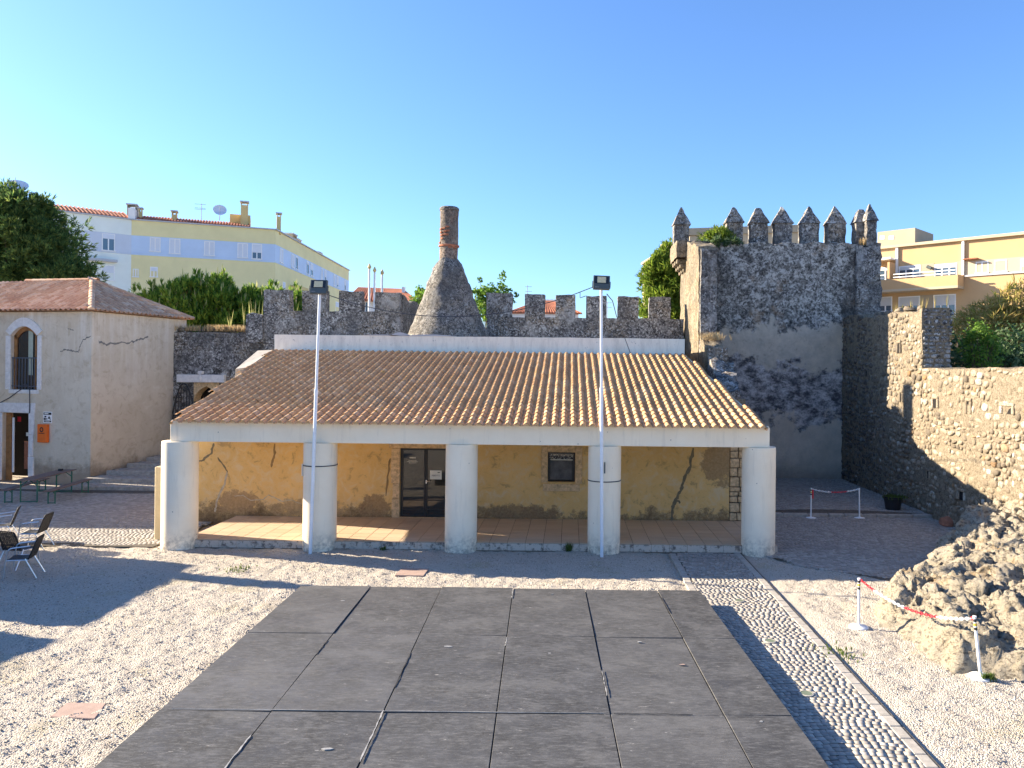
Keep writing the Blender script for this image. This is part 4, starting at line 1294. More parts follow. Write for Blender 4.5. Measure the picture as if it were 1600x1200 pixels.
# iron gate leaf with pointed head, standing open
gate = thing('iron_gate', 'black iron gate leaf with pointed head and vertical bars', 'gate', (at(287, 650, 34.05).x, 34.05, 1.15))
a0, a1 = at(270, 650, 34.05).x, at(304, 650, 34.05).x
hw = (a1 - a0) / 2; xm = (a0 + a1) / 2
def gate_top(x):
    u = abs(x - xm) / hw
    return 3.80 - 1.25 * u ** 2.0
MB().tube([(xm + hw * (k / 10 - 1), 34.05, gate_top(xm + hw * (k / 10 - 1))) for k in range(21)], 0.03, 6).build('frame', M['black_metal'], gate)
for s in (-1, 1):
    MB().tube([(xm + s * hw, 34.05, 1.16), (xm + s * hw, 34.05, gate_top(xm + s * hw))], 0.03, 6).build('stile', M['black_metal'], gate)
for k in range(1, 8):
    x = xm - hw + 2 * hw * k / 8
    MB().tube([(x, 34.05, 1.17), (x, 34.05, gate_top(x) - 0.02)], 0.017, 6).build('bar', M['black_metal'], gate)
for z in (1.2, 2.4):
    MB().box(a0, a1, 34.03, 34.07, z, z + 0.04).build('rail', M['black_metal'], gate)

# ------------------------------------------------------------------ tower
tw = thing('castle_tower', 'tall weathered open backed castle tower with pointed merlons', 'tower', (8.5, 33.5, 0))
TY = 33.0
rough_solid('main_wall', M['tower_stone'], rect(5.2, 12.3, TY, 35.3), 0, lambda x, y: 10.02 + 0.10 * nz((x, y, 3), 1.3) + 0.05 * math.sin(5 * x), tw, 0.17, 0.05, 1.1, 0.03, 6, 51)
# left flank, lit by the sun
ltop = lambda x, y: 10.05 - 0.19 * max(0, 33.5 - y) + 0.14 * nz((x, y, 7), 1.6)
rough_solid('flank_wall', M['pale_stone'], [(4.95, 30.25), (5.62, 30.25), (5.62, 35.32), (4.95, 35.32)], 0, ltop, tw, 0.16, 0.05, 1.4, 0.03, 7, 52)
# end of the flank, its shade put into a darker stone
rough_solid('flank_end', M['lichen_stone'], [(5.0, 30.02), (5.60, 30.02), (5.60, 30.24), (5.0, 30.24)], 0, lambda x, y: ltop(x, y) - 0.12, tw, 0.14, 0.045, 1.8, 0.03, 8, 53)
rough_solid('flank_stub', M['pale_stone'], [(4.92, 28.35), (5.58, 28.35), (5.60, 30.0), (4.96, 30.0)], 0, lambda x, y: 5.85 - 0.45 * max(0, 29.3 - y) + 0.2 * nz((x, y, 1), 2), tw, 0.15, 0.06, 1.8, 0.03, 8, 54)
rough_solid('flank_stub_end', M['lichen_stone'], [(4.98, 28.1), (5.70, 28.1), (5.64, 28.34), (4.98, 28.34)], 0, lambda x, y: 5.42, tw, 0.14, 0.05, 2, 0.03, 8, 55)  # the stub's shaded end likewise gets the darker stone
rough_solid('flank_ruin', M['lichen_stone'], [(5.02, 25.6), (5.6, 25.6), (5.85, 28.08), (4.98, 28.08)], 0, lambda x, y: 3.9 + 0.40 * (y - 25.6) + 0.25 * nz((x, y, 2), 1.7), tw, 0.16, 0.07, 1.6, 0.04, 6, 56)
# right flank
rough_solid('quoin_wall', M['lichen_stone'], rect(11.98, 13.0, 32.82, 35.25), 0, lambda x, y: 9.98 + 0.18 * nz((x, y, 5), 1.7), tw, 0.15, 0.09, 1.7, 0.05, 6, 57)
# corbelled corner turret at the far left
for k, (e, z0, z1) in enumerate(((0.10, 8.85, 9.02), (0.24, 9.025, 9.2), (0.38, 9.205, 9.4))):
    for j in range(3):
        yy = 33.75 + j * 0.6
        o = MB().box(4.95 - e, 5.2, yy, yy + 0.3, z0, z1).build('corbel', M['pale_stone'], tw, bevel=0.04, seg=2)
rough_solid('turret_base', M['pale_stone'], rect(4.50, 5.5, 33.4, 35.5), 9.41, lambda x, y: 10.12 + 0.08 * nz((x, y, 9), 2), tw, 0.15, 0.04, 2, 0.025, 8, 58)
def pointed_merlon(px, Y, w, d, z0, zc, za, seed, lean=0.0, blunt=0.12):
    cx = at(px, 350, Y).x
    m = thing('merlon_tmp', 'x', 'x')
    bpy.data.objects.remove(m)
    b = rough_solid('merlon', M['lichen_stone'], rect(cx - w / 2, cx + w / 2, Y - d / 2, Y + d / 2), z0, zc, tw, 0.13, 0.035, 2.5, 0.02, 9, seed)
    e = 0.06
    mb = MB()
    rings = []
    n = 6
    for k in range(n + 1):
        f = k / n
        hw = (w / 2 + e) * (1 - f) + blunt * w * 0.5 * f
        hd = (d / 2 + e) * (1 - f) + blunt * d * 0.5 * f
        zz_ = zc + 0.004 + (za - zc) * f
        lx = lean * f
        row = []
        for (a, b_) in ((-1, -1), (0, -1), (1, -1), (1, 0), (1, 1), (0, 1), (-1, 1), (-1, 0)):
            row.append((cx + a * hw + lx, Y + b_ * hd, zz_))
        rings.append(row)
    for k in range(n):
        mb.hull8(rings[k], rings[k + 1]) if k in (0, n - 1) else mb.add(rings[k] + rings[k + 1], [(i, (i + 1) % 8, 8 + (i + 1) % 8, 8 + i) for i in range(8)])
    o = mb.build('merlon_cap', M['lichen_stone'], b, smooth=False)
    bm = bmesh.new(); bm.from_mesh(o.data); bmesh.ops.remove_doubles(bm, verts=bm.verts, dist=0.003); bm.to_mesh(o.data); bm.free()
    rough_mesh(o.data, 0.035, 3, 0.02, 9, seed)
for k, (px, Y, w_, za, bl_) in enumerate(((1064, 34.6, 0.66, 11.78, 0.10), (1146, 34.0, 0.72, 11.70, 0.10), (1184.5, 34.0, 0.72, 11.66, 0.28), (1222, 34.0, 0.74, 11.75, 0.06),
                                          (1263.5, 34.0, 0.74, 11.76, 0.06), (1304.5, 34.0, 0.76, 11.80, 0.05), (1344, 33.6, 0.55, 11.56, 0.35), (1358.5, 33.2, 0.42, 11.72, 0.10))):
    pointed_merlon(px, Y, w_, 0.55, 9.92, 10.98, za, 60 + k, rng.uniform(-0.03, 0.03), bl_)

# ------------------------------------------------------------------ right curtain wall, rubble stones bedded in mortar
cw = thing('curtain_wall', 'tall sunlit rubble stone wall along the right side of the court', 'wall', (11.5, 25.5, 0))
WXF = 11.50
def cw_top(y):
    if y > 31.1: return 6.95
    if y > 25.62: return 6.72 + 0.14 * nz((3, y, 1), 1.1) + 0.02 * (y - 28)
    return 4.78 + 0.06 * nz((1, y, 2), 0.9)
rough_solid('wall_core', M['mortar'], [(WXF, 25.62), (12.42, 25.62), (12.42, 33.2), (WXF, 33.2)], -0.05, lambda x, y: cw_top(max(25.63, y)) - 0.02, cw, 0.18, 0.05, 1.2, 0.02, 7, 71)
rough_solid('wall_core', M['mortar'], [(WXF, 16.5), (12.5, 16.5), (12.5, 25.6), (WXF, 25.6)], -0.05, lambda x, y: cw_top(min(25.6, y)) - 0.02, cw, 0.18, 0.05, 1.2, 0.02, 7, 72)

def stone_mesh(w, h, d, r):
    "irregular bedded stone, facing -Y locally, about w x h, proud by d"
    n = 9
    ring = []
    a0 = r.random() * 6.28
    for k in range(n):
        a = 2 * math.pi * k / n + r.uniform(-0.18, 0.18)
        ca, sa = math.cos(a), math.sin(a)
        p = r.choice((2.2, 2.8, 4.0))
        rad = (abs(ca) ** p + abs(sa) ** p) ** (-1 / p)
        rad *= r.uniform(0.76, 1.06)
        ring.append((ca * rad * w / 2, sa * rad * h / 2))
    V, Fs = [], []
    for (f, yy) in ((1.0, 0.08), (1.0, -d * 0.35), (0.80, -d)):
        for (x, z) in ring:
            V.append((x * f, yy + (r.uniform(-0.15, 0.15) * d if f < 1 else 0), z * f))
    V.append((r.uniform(-0.1, 0.1) * w, -d * r.uniform(0.9, 1.25), r.uniform(-0.1, 0.1) * h))
    for q in range(2):
        for k in range(n):
            Fs.append((q * n + k, q * n + (k + 1) % n, (q + 1) * n + (k + 1) % n, (q + 1) * n + k))
    for k in range(n):
        Fs.append((2 * n + k, 2 * n + (k + 1) % n, 3 * n))
    return V, Fs

holes = [(30.3, 4.55, 0.16, 0.22), (27.35, 5.45, 0.14, 0.34), (27.1, 3.75, 0.12, 0.32), (24.6, 3.65, 0.22, 0.28), (22.55, 3.62, 0.14, 0.36), (20.55, 3.65, 0.45, 0.2),
         (25.1, 1.35, 0.24, 0.22), (22.9, 1.02, 0.26, 0.24), (20.25, 0.95, 0.24, 0.26)]
stones = []
sr = random.Random(99)
z = 0.02
while z < 7.1:
    h = sr.uniform(0.09, 0.25)
    y = 18.0 - sr.random() * 0.3
    while y < 33.0:
        w_ = sr.uniform(0.11, 0.40) * (1.2 if h > 0.19 else 0.9)
        yc, zc_ = y + w_ / 2, z + h / 2 + sr.uniform(-0.05, 0.05) + 0.10 * math.sin(1.3 * y + 0.8 * z)
        ok = zc_ + h * 0.35 < cw_top(yc) and sr.random() > 0.05
        for (hy, hz, hw_, hh) in holes:
            if abs(yc - hy) < (w_ + hw_) / 2 * 0.92 and abs(zc_ - hz) < (h + hh) / 2 * 0.92: ok = False
        if ok:
            stones.append((yc, zc_, w_ * sr.uniform(0.74, 1.0), h * sr.uniform(0.72, 1.12), sr.uniform(0.012, 0.06)))
        y += w_
    z += h
def stone_basis(yc, zc_):
    # faces -X: local x -> -Y(world), local -y -> -X
    return Matrix.Translation((WXF + 0.012, yc, zc_)) @ Matrix.Rotation(R(-90), 4, 'Z')
stones.sort(key=lambda s: -(s[2] * s[3]) / s[0] ** 2.6 if s[0] > 19.3 else 0)
inv = wm(cw).inverted()
SV, SF = [], {3: [], 4: []}
for k, (yc, zc_, w_, h, d) in enumerate(stones):
    V, Fs = stone_mesh(w_, h, d, sr)
    mw = inv @ stone_basis(yc, zc_) @ Matrix.Rotation(sr.uniform(-0.28, 0.28), 4, 'Y')
    if k < 290:
        me = bpy.data.meshes.new('stone')
        me.from_pydata(V, [], Fs)
        for p in me.polygons: p.use_smooth = True
        o = link_mesh('stone', me, cw, M['rubble_stone'])
        o.matrix_local = mw
    else:
        b = len(SV)
        SV += [mw @ Vector(p) for p in V]
        for q in Fs: SF[len(q)].append(tuple(i + b for i in q))
me = bpy.data.meshes.new('stone_field')
me.from_pydata([tuple(p) for p in SV], [], SF[4] + SF[3])
for p in me.polygons: p.use_smooth = True
tag(link_mesh('stone_field', me, cw, M['rubble_stone']), kind='stuff')
# putlog holes: shallow black plates standing in for their shade, framed by stones
for (hy, hz, hw_, hh) in holes:
    MB().box(WXF - 0.012, WXF + 0.02, hy - hw_ / 2, hy + hw_ / 2, hz - hh / 2, hz + hh / 2).build('putlog_hole', M['room_shade'], cw)
    for (a, b, c, d) in ((hy - hw_ / 2 - 0.1, hy + hw_ / 2 + 0.1, hz + hh / 2 + 0.004, hz + hh / 2 + 0.09), (hy - hw_ / 2 - 0.11, hy - hw_ / 2 - 0.004, hz - hh / 2, hz + hh / 2), (hy + hw_ / 2 + 0.004, hy + hw_ / 2 + 0.11, hz - hh / 2, hz + hh / 2)):
        o = MB().box(WXF - 0.055, WXF + 0.05, a, b, c, d).build('stone', M['rubble_stone'], cw, bevel=0.018)
        rough_mesh(o.data, 0.015, 6, 0, 1, a + c)
# end face of the taller stretch (in shade), with stones
es = random.Random(5)
z = 4.75
while z < 6.62:
    h = es.uniform(0.10, 0.2); x = WXF + 0.03
    while x < 12.36:
        w_ = es.uniform(0.16, 0.4)
        V, Fs = stone_mesh(min(w_, 12.44 - x) * 0.95, h * 0.93, 0.035, es)
        me = bpy.data.meshes.new('stone'); me.from_pydata(V, [], Fs)
        for p in me.polygons: p.use_smooth = True
        o = link_mesh('stone', me, cw, M['lichen_stone'])
        o.location = inv @ Vector((x + w_ / 2, 25.615, z + h / 2))
        x += w_
    z += h
# loose stones on the crest
for k, (y, s) in enumerate(((30.0, 0.2), (29.4, 0.16), (28.7, 0.24), (28.2, 0.18), (27.6, 0.22), (26.9, 0.15), (26.2, 0.13))):
    o = MB().lathe([(s * 0.7, -s * 0.5), (s, 0), (s * 0.8, s * 0.5), (s * 0.25, s * 0.75)], (11.85 + 0.1 * (k % 3), y, cw_top(y) + 0.06), 9).build('crest_stone', M['rubble_stone'], cw, smooth=True)
    rough_mesh(o.data, s * 0.45, 4, 0.02, 9, k)

# ------------------------------------------------------------------ rock outcrop
foot = [(5.75, 12.6), (5.85, 11.95), (6.9, 11.75), (9, 11.4), (14.5, 11.0), (14.5, 21.6), (11.6, 21.5), (10.4, 20.9), (9.6, 19.7), (8.7, 19.0), (8.15, 17.9), (7.4, 16.9), (6.6, 16.0), (5.95, 15.2), (5.65, 14.2), (5.95, 13.4)]
FP = np.array(foot)
def signed_dist(x, y):
    inside = np.zeros(x.shape, bool)
    dist = np.full(x.shape, 1e9)
    n = len(FP)
    for i in range(n):
        ax, ay = FP[i]; bx, by = FP[(i + 1) % n]
        dx, dy = bx - ax, by - ay
        tt = np.clip(((x - ax) * dx + (y - ay) * dy) / (dx * dx + dy * dy), 0, 1)
        dist = np.minimum(dist, np.hypot(x - ax - tt * dx, y - ay - tt * dy))
        c = ((ay > y) != (by > y)) & (x < (bx - ax) * (y - ay) / (by - ay + 1e-12) + ax)
        inside ^= c
    return np.where(inside, dist, -dist)
st_ = 0.038
rx, ry = np.meshgrid(np.arange(5.2, 11.75, st_), np.arange(11.0, 22.0, st_))
sd = signed_dist(rx, ry) + 0.22 * vnoise(rx, ry, 1.6, 70) + 0.12 * vnoise(rx, ry, 4.1, 71)
rise = np.clip(sd / 0.42, 0, 1)
rise = rise * rise * (3 - 2 * rise)
body = 0.62 + 0.125 * np.maximum(0, rx - 6.3) + 0.30 * vnoise(rx, ry, 0.7, 72) + 0.22 * vnoise(rx, ry, 1.7, 73)
def cells(f, seed):
    "random level of each cell and distance to its border"
    lev, edge = np.zeros_like(rx), np.zeros_like(rx)
    for j in range(rx.shape[0]):
        for i in range(rx.shape[1]):
            if sd[j, i] < -0.2: continue
            wx = 0.12 * noise.noise(Vector((rx[j, i] * 3, ry[j, i] * 3, seed)))
            d, p = noise.voronoi(Vector(((rx[j, i] + wx) * f, (ry[j, i] - wx) * f * 0.85, seed)))
            lev[j, i] = math.sin(p[0].x * 127.1 + p[0].y * 311.7) * 43758.5 % 1.0
            edge[j, i] = d[1] - d[0]
    return lev, edge
l1, e1 = cells(1.5, 3.1)
l2, e2 = cells(4.0, 7.7)
l3, e3 = cells(8.0, 1.3)
l4, e4 = cells(15.0, 4.3)
body += 0.17 * (l1 - 0.5) - 0.08 * np.clip(1 - e1 / 0.25, 0, 1) + 0.07 * (l2 - 0.5) - 0.06 * np.clip(1 - e2 / 0.28, 0, 1) + 0.035 * (l3 - 0.5) - 0.04 * np.clip(1 - e3 / 0.3, 0, 1) + 0.022 * (l4 - 0.5) - 0.02 * np.clip(1 - e4 / 0.3, 0, 1)
zr = rise * np.maximum(0.1, body)
zr = np.where(sd < 0, -0.08, zr) - 0.03 + 0.05 * vnoise(rx, ry, 9, 77) + 0.04 * vnoise(rx, ry, 17, 78)
V = np.stack([rx, ry, zr], -1).reshape(-1, 3)
keep = (sd > -0.12).reshape(-1)
nyr, nxr = rx.shape
idx = np.arange(nxr * nyr).reshape(nyr, nxr)
Fq = np.stack([idx[:-1, :-1], idx[:-1, 1:], idx[1:, 1:], idx[1:, :-1]], -1).reshape(-1, 4)
Fq = Fq[keep[Fq].all(1)]
rmesh = np_mesh('rock_outcrop', V, Fq, True)
bm = bmesh.new(); bm.from_mesh(rmesh)
bmesh.ops.delete(bm, geom=[v for v in bm.verts if not v.link_faces], context='VERTS')
bm.to_mesh(rmesh); bm.free()
for v in rmesh.vertices:
    if v.co.z > 0.03:
        p = v.co * 1.0
        k = min(1.0, v.co.z / 0.3)
        d = noise.noise_vector(p * 1.7) * 0.12 + noise.noise_vector(p * 4.5) * 0.06 + noise.noise_vector(p * 9) * 0.03 + noise.noise_vector(p * 17) * 0.018
        v.co += Vector((d.x, d.y, d.z * 0.8)) * k
rmesh.update()
tag(link_mesh('rock_outcrop', rmesh, None, M['rock']), 'craggy weathered cream rock outcrop at the foot of the right wall', 'rock')

# pinkish slab lying at the wall foot behind the rock, and a red stone beside it
g = [gp(1499, 818, 0.18), gp(1548, 817, 0.18), gp(1551, 831, 0.18), gp(1515, 832, 0.18)]
o = MB().hull8([(p.x, p.y, -0.02) for p in g], [(p.x, p.y, 0.19) for p in g]).build('stone_slab', M['pink_slab'], None, bevel=0.03, seg=2)
tag(o, 'flat pinkish stone slab lying between wall foot and rock outcrop', 'slab')
p = gp(1479, 817, 0.1)
o = MB().lathe([(0.16, -0.13), (0.24, 0), (0.20, 0.12), (0.06, 0.2)], (0, 0, 0), 9).build('loose_stone', M['brick_red'], None, smooth=True, world=False)
rough_mesh(o.data, 0.08, 3, 0.02, 8, 4)
o.location = (p.x, p.y, 0.09)
tag(o, 'reddish loose stone at the wall foot beside the pinkish slab', 'stone')
# ------------------------------------------------------------------ old house on the left
C0 = Vector((-18.3, 30.0, 0))
dF = Vector((-0.975, 0.22, 0)).normalized() * 0.84      # along the front, to the left
dS = Vector((0.22, 0.975, 0)).normalized()       # along the side, to the back
Hs = thing('old_house', 'old two storey house with stained beige render and hipped tile roof', 'house', tuple(C0))
def H(u, w_, z):
    return C0 + dF * u + dS * w_ + Vector((0, 0, z))
def hbox(mb, u0, u1, w0, w1, z0, z1):
    ring = [H(u0, w0, z0), H(u1, w0, z0), H(u1, w1, z0), H(u0, w1, z0)]
    return mb.hull8(ring, [p + Vector((0, 0, z1 - z0)) for p in ring])
U1, W1, EZH = 9.0, 5.2, 6.62
wu0, wu1, wz0, wz1 = 2.96, 4.47, 3.58, 6.10       # window
du0, du1, dz1 = 3.40, 4.92, 2.66                  # door
fw = MB()
for (a, b, c, d) in ((0, wu0, -0.05, EZH), (wu0, du0, -0.05, wz0), (wu0, wu1, wz1, EZH), (du0, wu1, dz1, wz0), (wu1, U1, wz0, EZH), (wu1, du1, dz1, wz0), (du1, U1, -0.05, wz0)):
    hbox(fw, a, b, 0, 0.45, c, d)
fw.build('front_wall', M['house_render'], Hs)
o = hbox(MB(), 0.0, 0.4, 0.452, W1, -0.05, EZH).build('side_wall', M['house_render'], Hs)
hbox(MB(), 0.4, U1, W1 - 0.4, W1, -0.05, EZH).build('back_wall', M['house_render'], Hs)
hbox(MB(), 0.42, U1, 1.2, 1.25, 0, EZH - 0.1).build('dark_backing', M['room_shade'], Hs)  # black sheet standing in for the unlit inside of the house
# corner bead
MB().tube([H(-0.004, -0.004, 0), H(-0.004, -0.004, EZH)], 0.022, 6).build('corner_bead', M['house_render'], Hs)
# hipped roof
ov = 0.22
RZ = 8.12
e = {}
rA = H(3.0, 2.6, RZ); rB = H(U1 + 2, 2.6, RZ)
c1, c2, c3, c4 = H(-ov, -ov, EZH + 0.03), H(U1 + 2, -ov, EZH + 0.03), H(-ov, W1 + ov, EZH + 0.03), H(U1 + 2, W1 + ov, EZH + 0.03)
dk = MB()
dk.poly([c1, c2, rB, rA]); dk.poly([c3, c1, rA]); dk.poly([c4, c3, rA, rB]); dk.poly([c1, c2, c4, c3])
dk.build('roof_deck', M['pink_tile'], Hs)
def plane_tiles(a, b, apex_l, apex_r, mat):
    """tiles over the roof plane with eave a->b (left to right seen from outside) and ridge apex_l->apex_r"""
    ud = (b - a).normalized()
    L = (b - a).length
    n = ud.cross(apex_l - a).normalized()
    if n.z < 0: n = -n
    vd = n.cross(ud).normalized()
    if vd.z < 0: vd = -vd
    ul, vl = (apex_l - a).dot(ud), (apex_l - a).dot(vd)
    ur = (apex_r - a).dot(ud)
    res = []
    for j in range(int(vl / EXPOS) + 1):
        v = j * EXPOS
        if v > vl - 0.1: break
        u_lo = ul * v / vl
        u_hi = L + (ur - L) * v / vl
        nn = int((u_hi - u_lo) / PITCH)
        k0 = math.ceil(u_lo / PITCH)
        for i in range(k0, int(u_hi / PITCH)):
            p = a + ud * ((i + 0.5) * PITCH) + vd * (v - 0.04) + n * (0.02 + rng.uniform(-0.003, 0.003))
            mw = Matrix.Translation(p) @ Matrix((ud, vd, n)).transposed().to_4x4()
            res.append((mw, (p - Vector((0, 0, CH))).length))
    return res
its = plane_tiles(c2, c1, rB, rA, None)
its = [t for t in its if t[0].translation.x / t[0].translation.y > -0.78]
its += plane_tiles(c1, c3, rA, rA, None)
tile_house = tile_me.copy(); tile_house.materials.clear(); tile_house.materials.append(M['pink_tile'])
_tm = tile_me; tile_me = tile_house
place_tiles(Hs, its, M['pink_tile'], 180, 'roof_tile')
tile_me = _tm
# ridge and hip caps
def caps(a, b, step=0.36):
    L = (b - a).length
    d = (b - a).normalized()
    side = d.cross(Vector((0, 0, 1))).normalized()
    upv = side.cross(d).normalized()
    k = 0.0
    while k < L - 0.1:
        mb = MB()
        V = []
        for (t_, r_) in ((0, 0.125), (0.42, 0.105)):
            for q in range(7):
                an = math.pi * q / 6
                V.append(a + d * (k + t_) + side * (r_ * math.cos(an)) + upv * (r_ * 0.8 * math.sin(an) + 0.03))
        mb.add(V, [(q, q + 1, 7 + q + 1, 7 + q) for q in range(6)] + [tuple(range(7))])
        mb.build('ridge_tile', M['pink_tile'], Hs, smooth=True)
        k += step
caps(H(7.0, 2.6, RZ), rA); caps(c1, rA); caps(c3, rA)
# window: arched white stone surround
for (nm, a, b, c, d) in (('jamb_stone', wu0 - 0.24, wu0 - 0.004, wz0, 5.69), ('jamb_stone', wu1 + 0.004, wu1 + 0.28, wz0, 4.28), ('jamb_stone', wu1 + 0.004, wu1 + 0.28, 4.285, 4.93), ('jamb_stone', wu1 + 0.004, wu1 + 0.28, 4.935, 5.69), ('sill_stone', wu0 - 0.10, wu1 + 0.08, wz0 - 0.16, wz0 - 0.004)):
    o = hbox(MB(), a, b, -0.05, 0.30, c, d).build(nm, M['white_stone'], Hs, bevel=0.015)
mb = MB()
um = (wu0 + wu1) / 2; hwid = (wu1 - wu0) / 2
oi, oo = [], []
for k in range(15):
    f = -1 + 2 * k / 14
    oi.append((um + f * hwid, 5.70 + 0.36 * (1 - f * f)))
    oo.append((um + f * (hwid + 0.27), 5.70 + 0.17 + 0.53 * (1 - f * f)))
for k in range(14):
    (a, b), (c, d), (e_, f_), (g_, h_) = oi[k], oi[k + 1], oo[k + 1], oo[k]
    mb.hull8([H(a, -0.055, b), H(c, -0.055, d), H(e_, -0.055, f_), H(g_, -0.055, h_)], [H(a, 0.30, b), H(c, 0.30, d), H(e_, 0.30, f_), H(g_, 0.30, h_)])
mb.build('arch_stone', M['white_stone'], Hs)
fr = MB()
for k in range(14):
    (a, b), (c, d) = oi[k], oi[k + 1]
    sh = lambda q: um + (q - um) * 0.86
    fr.hull8([H(a, 0.12, b), H(c, 0.12, d), H(sh(c), 0.12, d - 0.16), H(sh(a), 0.12, b - 0.16)], [H(a, 0.2, b), H(c, 0.2, d), H(sh(c), 0.2, d - 0.16), H(sh(a), 0.2, b - 0.16)])
hbox(fr, wu1 - 0.16, wu1 - 0.001, 0.12, 0.2, wz0, 5.71)
hbox(fr, wu0 + 0.001, wu0 + 0.05, 0.12, 0.2, wz0, 5.71)
win = fr.build('window', M['wood_brown'], Hs)
gl = MB(); hbox(gl, wu0 + 0.04, wu1 - 0.1, 0.17, 0.176, wz0, 6.0); gl.build('pane', M['dark_glass'], win)
gl = MB(); hbox(gl, 3.42, 3.68, 0.145, 0.155, 4.15, 5.93); gl.build('curtain', M['curtain'], win)
gl = MB(); hbox(gl, 3.20, 3.27, 0.125, 0.15, wz0, 5.86); gl.build('mullion', M['wood_brown'], win)
rl = MB(); hbox(rl, wu0, wu1, 0.02, 0.06, 4.80, 4.84); hbox(rl, wu0, wu1, 0.02, 0.06, 3.70, 3.73)
rl = rl.build('railing', M['rail_metal'], Hs)
for k in range(9):
    u = wu0 + 0.06 + (wu1 - wu0 - 0.12) * k / 8
    MB().tube([H(u, 0.04, 3.60), H(u, 0.04, 4.80)], 0.014, 6).build('baluster', M['rail_metal'], rl)
# door
for (nm, a, b, c, d) in (('lintel', du0 - 0.34, du1 + 0.4, dz1 + 0.004, dz1 + 0.40), ('jamb_stone', du0 - 0.30, du0 - 0.004, 1.83, dz1), ('jamb_stone', du0 - 0.26, du0 - 0.004, 0.98, 1.82), ('jamb_stone', du0 - 0.30, du0 - 0.004, 0.0, 0.97), ('jamb_stone', du1 + 0.004, du1 + 0.3, 0, dz1)):
    o = hbox(MB(), a, b, -0.05, 0.30, c, d).build(nm, M['white_stone'], Hs, bevel=0.025, seg=2)
    rough_mesh(o.data, 0.025, 4, 0.0, 1, a)
dl = MB()
hbox(dl, du1 - 0.30, du1 - 0.002, 0.15, 0.2, 0.0, dz1)
door2 = dl.build('door_leaf', M['wood_brown'], Hs)
dp = MB(); hbox(dp, du1 - 0.42, du1 - 0.32, 0.18, 0.21, 0.3, dz1 - 0.2); dp.build('white_edge', M['white_paint'], door2)
dp = MB(); hbox(dp, du1 - 0.95, du1 - 0.6, 0.5, 0.53, 0.4, 1.5); dp.build('shelf_goods', M['brick_red'], door2)
dp = MB(); hbox(dp, 3.86, 4.14, 0.44, 0.445, 1.72, 1.86); pz = dp.build('sticker', M['paper'], door2)
for k, (u, z_) in enumerate(((4.55, 2.38), (3.75, 2.45))):
    dp = MB(); hbox(dp, u - 0.1, u + 0.1, 0.44, 0.445, z_ - 0.1, z_ + 0.1); dp.build('sticker', M['paper'] if k else M['red_paint'], door2)
# cracks in the render (on front and side)
def hcrack(pts, side, w_=0.03, seed=1):
    r2 = random.Random(seed)
    mb = MB()
    Q = []
    for i in range(len(pts) - 1):
        for k in range(5):
            f = k / 5
            Q.append((pts[i][0] * (1 - f) + pts[i + 1][0] * f + r2.uniform(-1, 1) * w_ * 0.8, pts[i][1] * (1 - f) + pts[i + 1][1] * f + r2.uniform(-1, 1) * w_ * 0.8))
    Q.append(pts[-1])
    P = (lambda a, z_, o_: H(a, -o_, z_)) if not side else (lambda a, z_, o_: H(-o_, a, z_))
    for i in range(len(Q) - 1):
        (a, za), (b, zb) = Q[i], Q[i + 1]
        wa = w_ * r2.uniform(0.3, 1.0)
        ring = [(a, za - wa), (b, zb - wa), (b, zb + wa), (a, za + wa)]
        mb.hull8([P(x_, z_, -0.01) for x_, z_ in ring], [P(x_, z_, 0.006) for x_, z_ in ring])
    mb.build('crack', M['crack_grey'], Hs)
hcrack([(0.02, 5.68), (0.45, 5.55), (0.62, 5.30), (0.72, 5.08), (1.1, 5.12), (1.45, 5.15), (1.7, 5.08)], 0, 0.035, 1)
hcrack([(0.3, 5.50), (0.7, 5.38), (1.2, 5.46), (1.9, 5.50), (2.4, 5.62), (2.9, 5.78)], 1, 0.045, 2)
hcrack([(1.0, 5.9), (1.3, 5.97)], 0, 0.02, 3)

# things hung on the house front
sg = thing('warning_sign', 'white square sign with black pictograms above the orange box', 'sign', tuple(H(2.36, -0.02, 2.52)))
hbox(MB(), 2.11, 2.60, -0.022, -0.002, 2.30, 2.74).build('plate', M['white_paint'], sg, bevel=0.008)
mb = MB()
for (a, b, c, d) in ((2.14, 2.57, 2.62, 2.71), (2.15, 2.54, 2.34, 2.40)):
    hbox(mb, a, b, -0.026, -0.0225, c, d)
mb.build('dark_band', M['ink'], sg)
mb = MB()
for (a, b, c, d) in ((2.20, 2.32, 2.47, 2.53), (2.24, 2.28, 2.53, 2.57), (2.45, 2.56, 2.42, 2.50), (2.42, 2.52, 2.52, 2.58), (2.18, 2.22, 2.43, 2.47), (2.36, 2.44, 2.44, 2.48)):
    hbox(mb, a, b, -0.026, -0.0225, c, d)
mb.build('pictogram', M['ink'], sg)
mb = MB()
for (a, b, c, d) in ((2.30, 2.52, 2.645, 2.69), (2.22, 2.46, 2.36, 2.38)):
    hbox(mb, a, b, -0.029, -0.0265, c, d)
mb.build('lettering', M['paper'], sg)
bx = thing('orange_box', 'orange wall box with round dark emblem beside the house door', 'box', tuple(H(2.52, 0, 1.9)))
hbox(MB(), 2.26, 2.78, -0.14, -0.002, 1.55, 2.26).build('case', M['orange_paint'], bx, bevel=0.025, seg=2)
cen = H(2.53, -0.143, 2.05)
mb = MB()
for k in range(20):
    a, b = 2 * math.pi * k / 20, 2 * math.pi * (k + 1) / 20
    r0, r1 = 0.055, 0.10
    f = lambda an, r_: H(2.53 + r_ * math.cos(an), -0.146, 2.05 + r_ * math.sin(an))
    ring = [f(a, r0), f(b, r0), f(b, r1), f(a, r1)]
    mb.hull8(ring, [p + dS * 0.006 for p in ring])
mb.build('emblem', M['ink'], bx)
mb = MB()
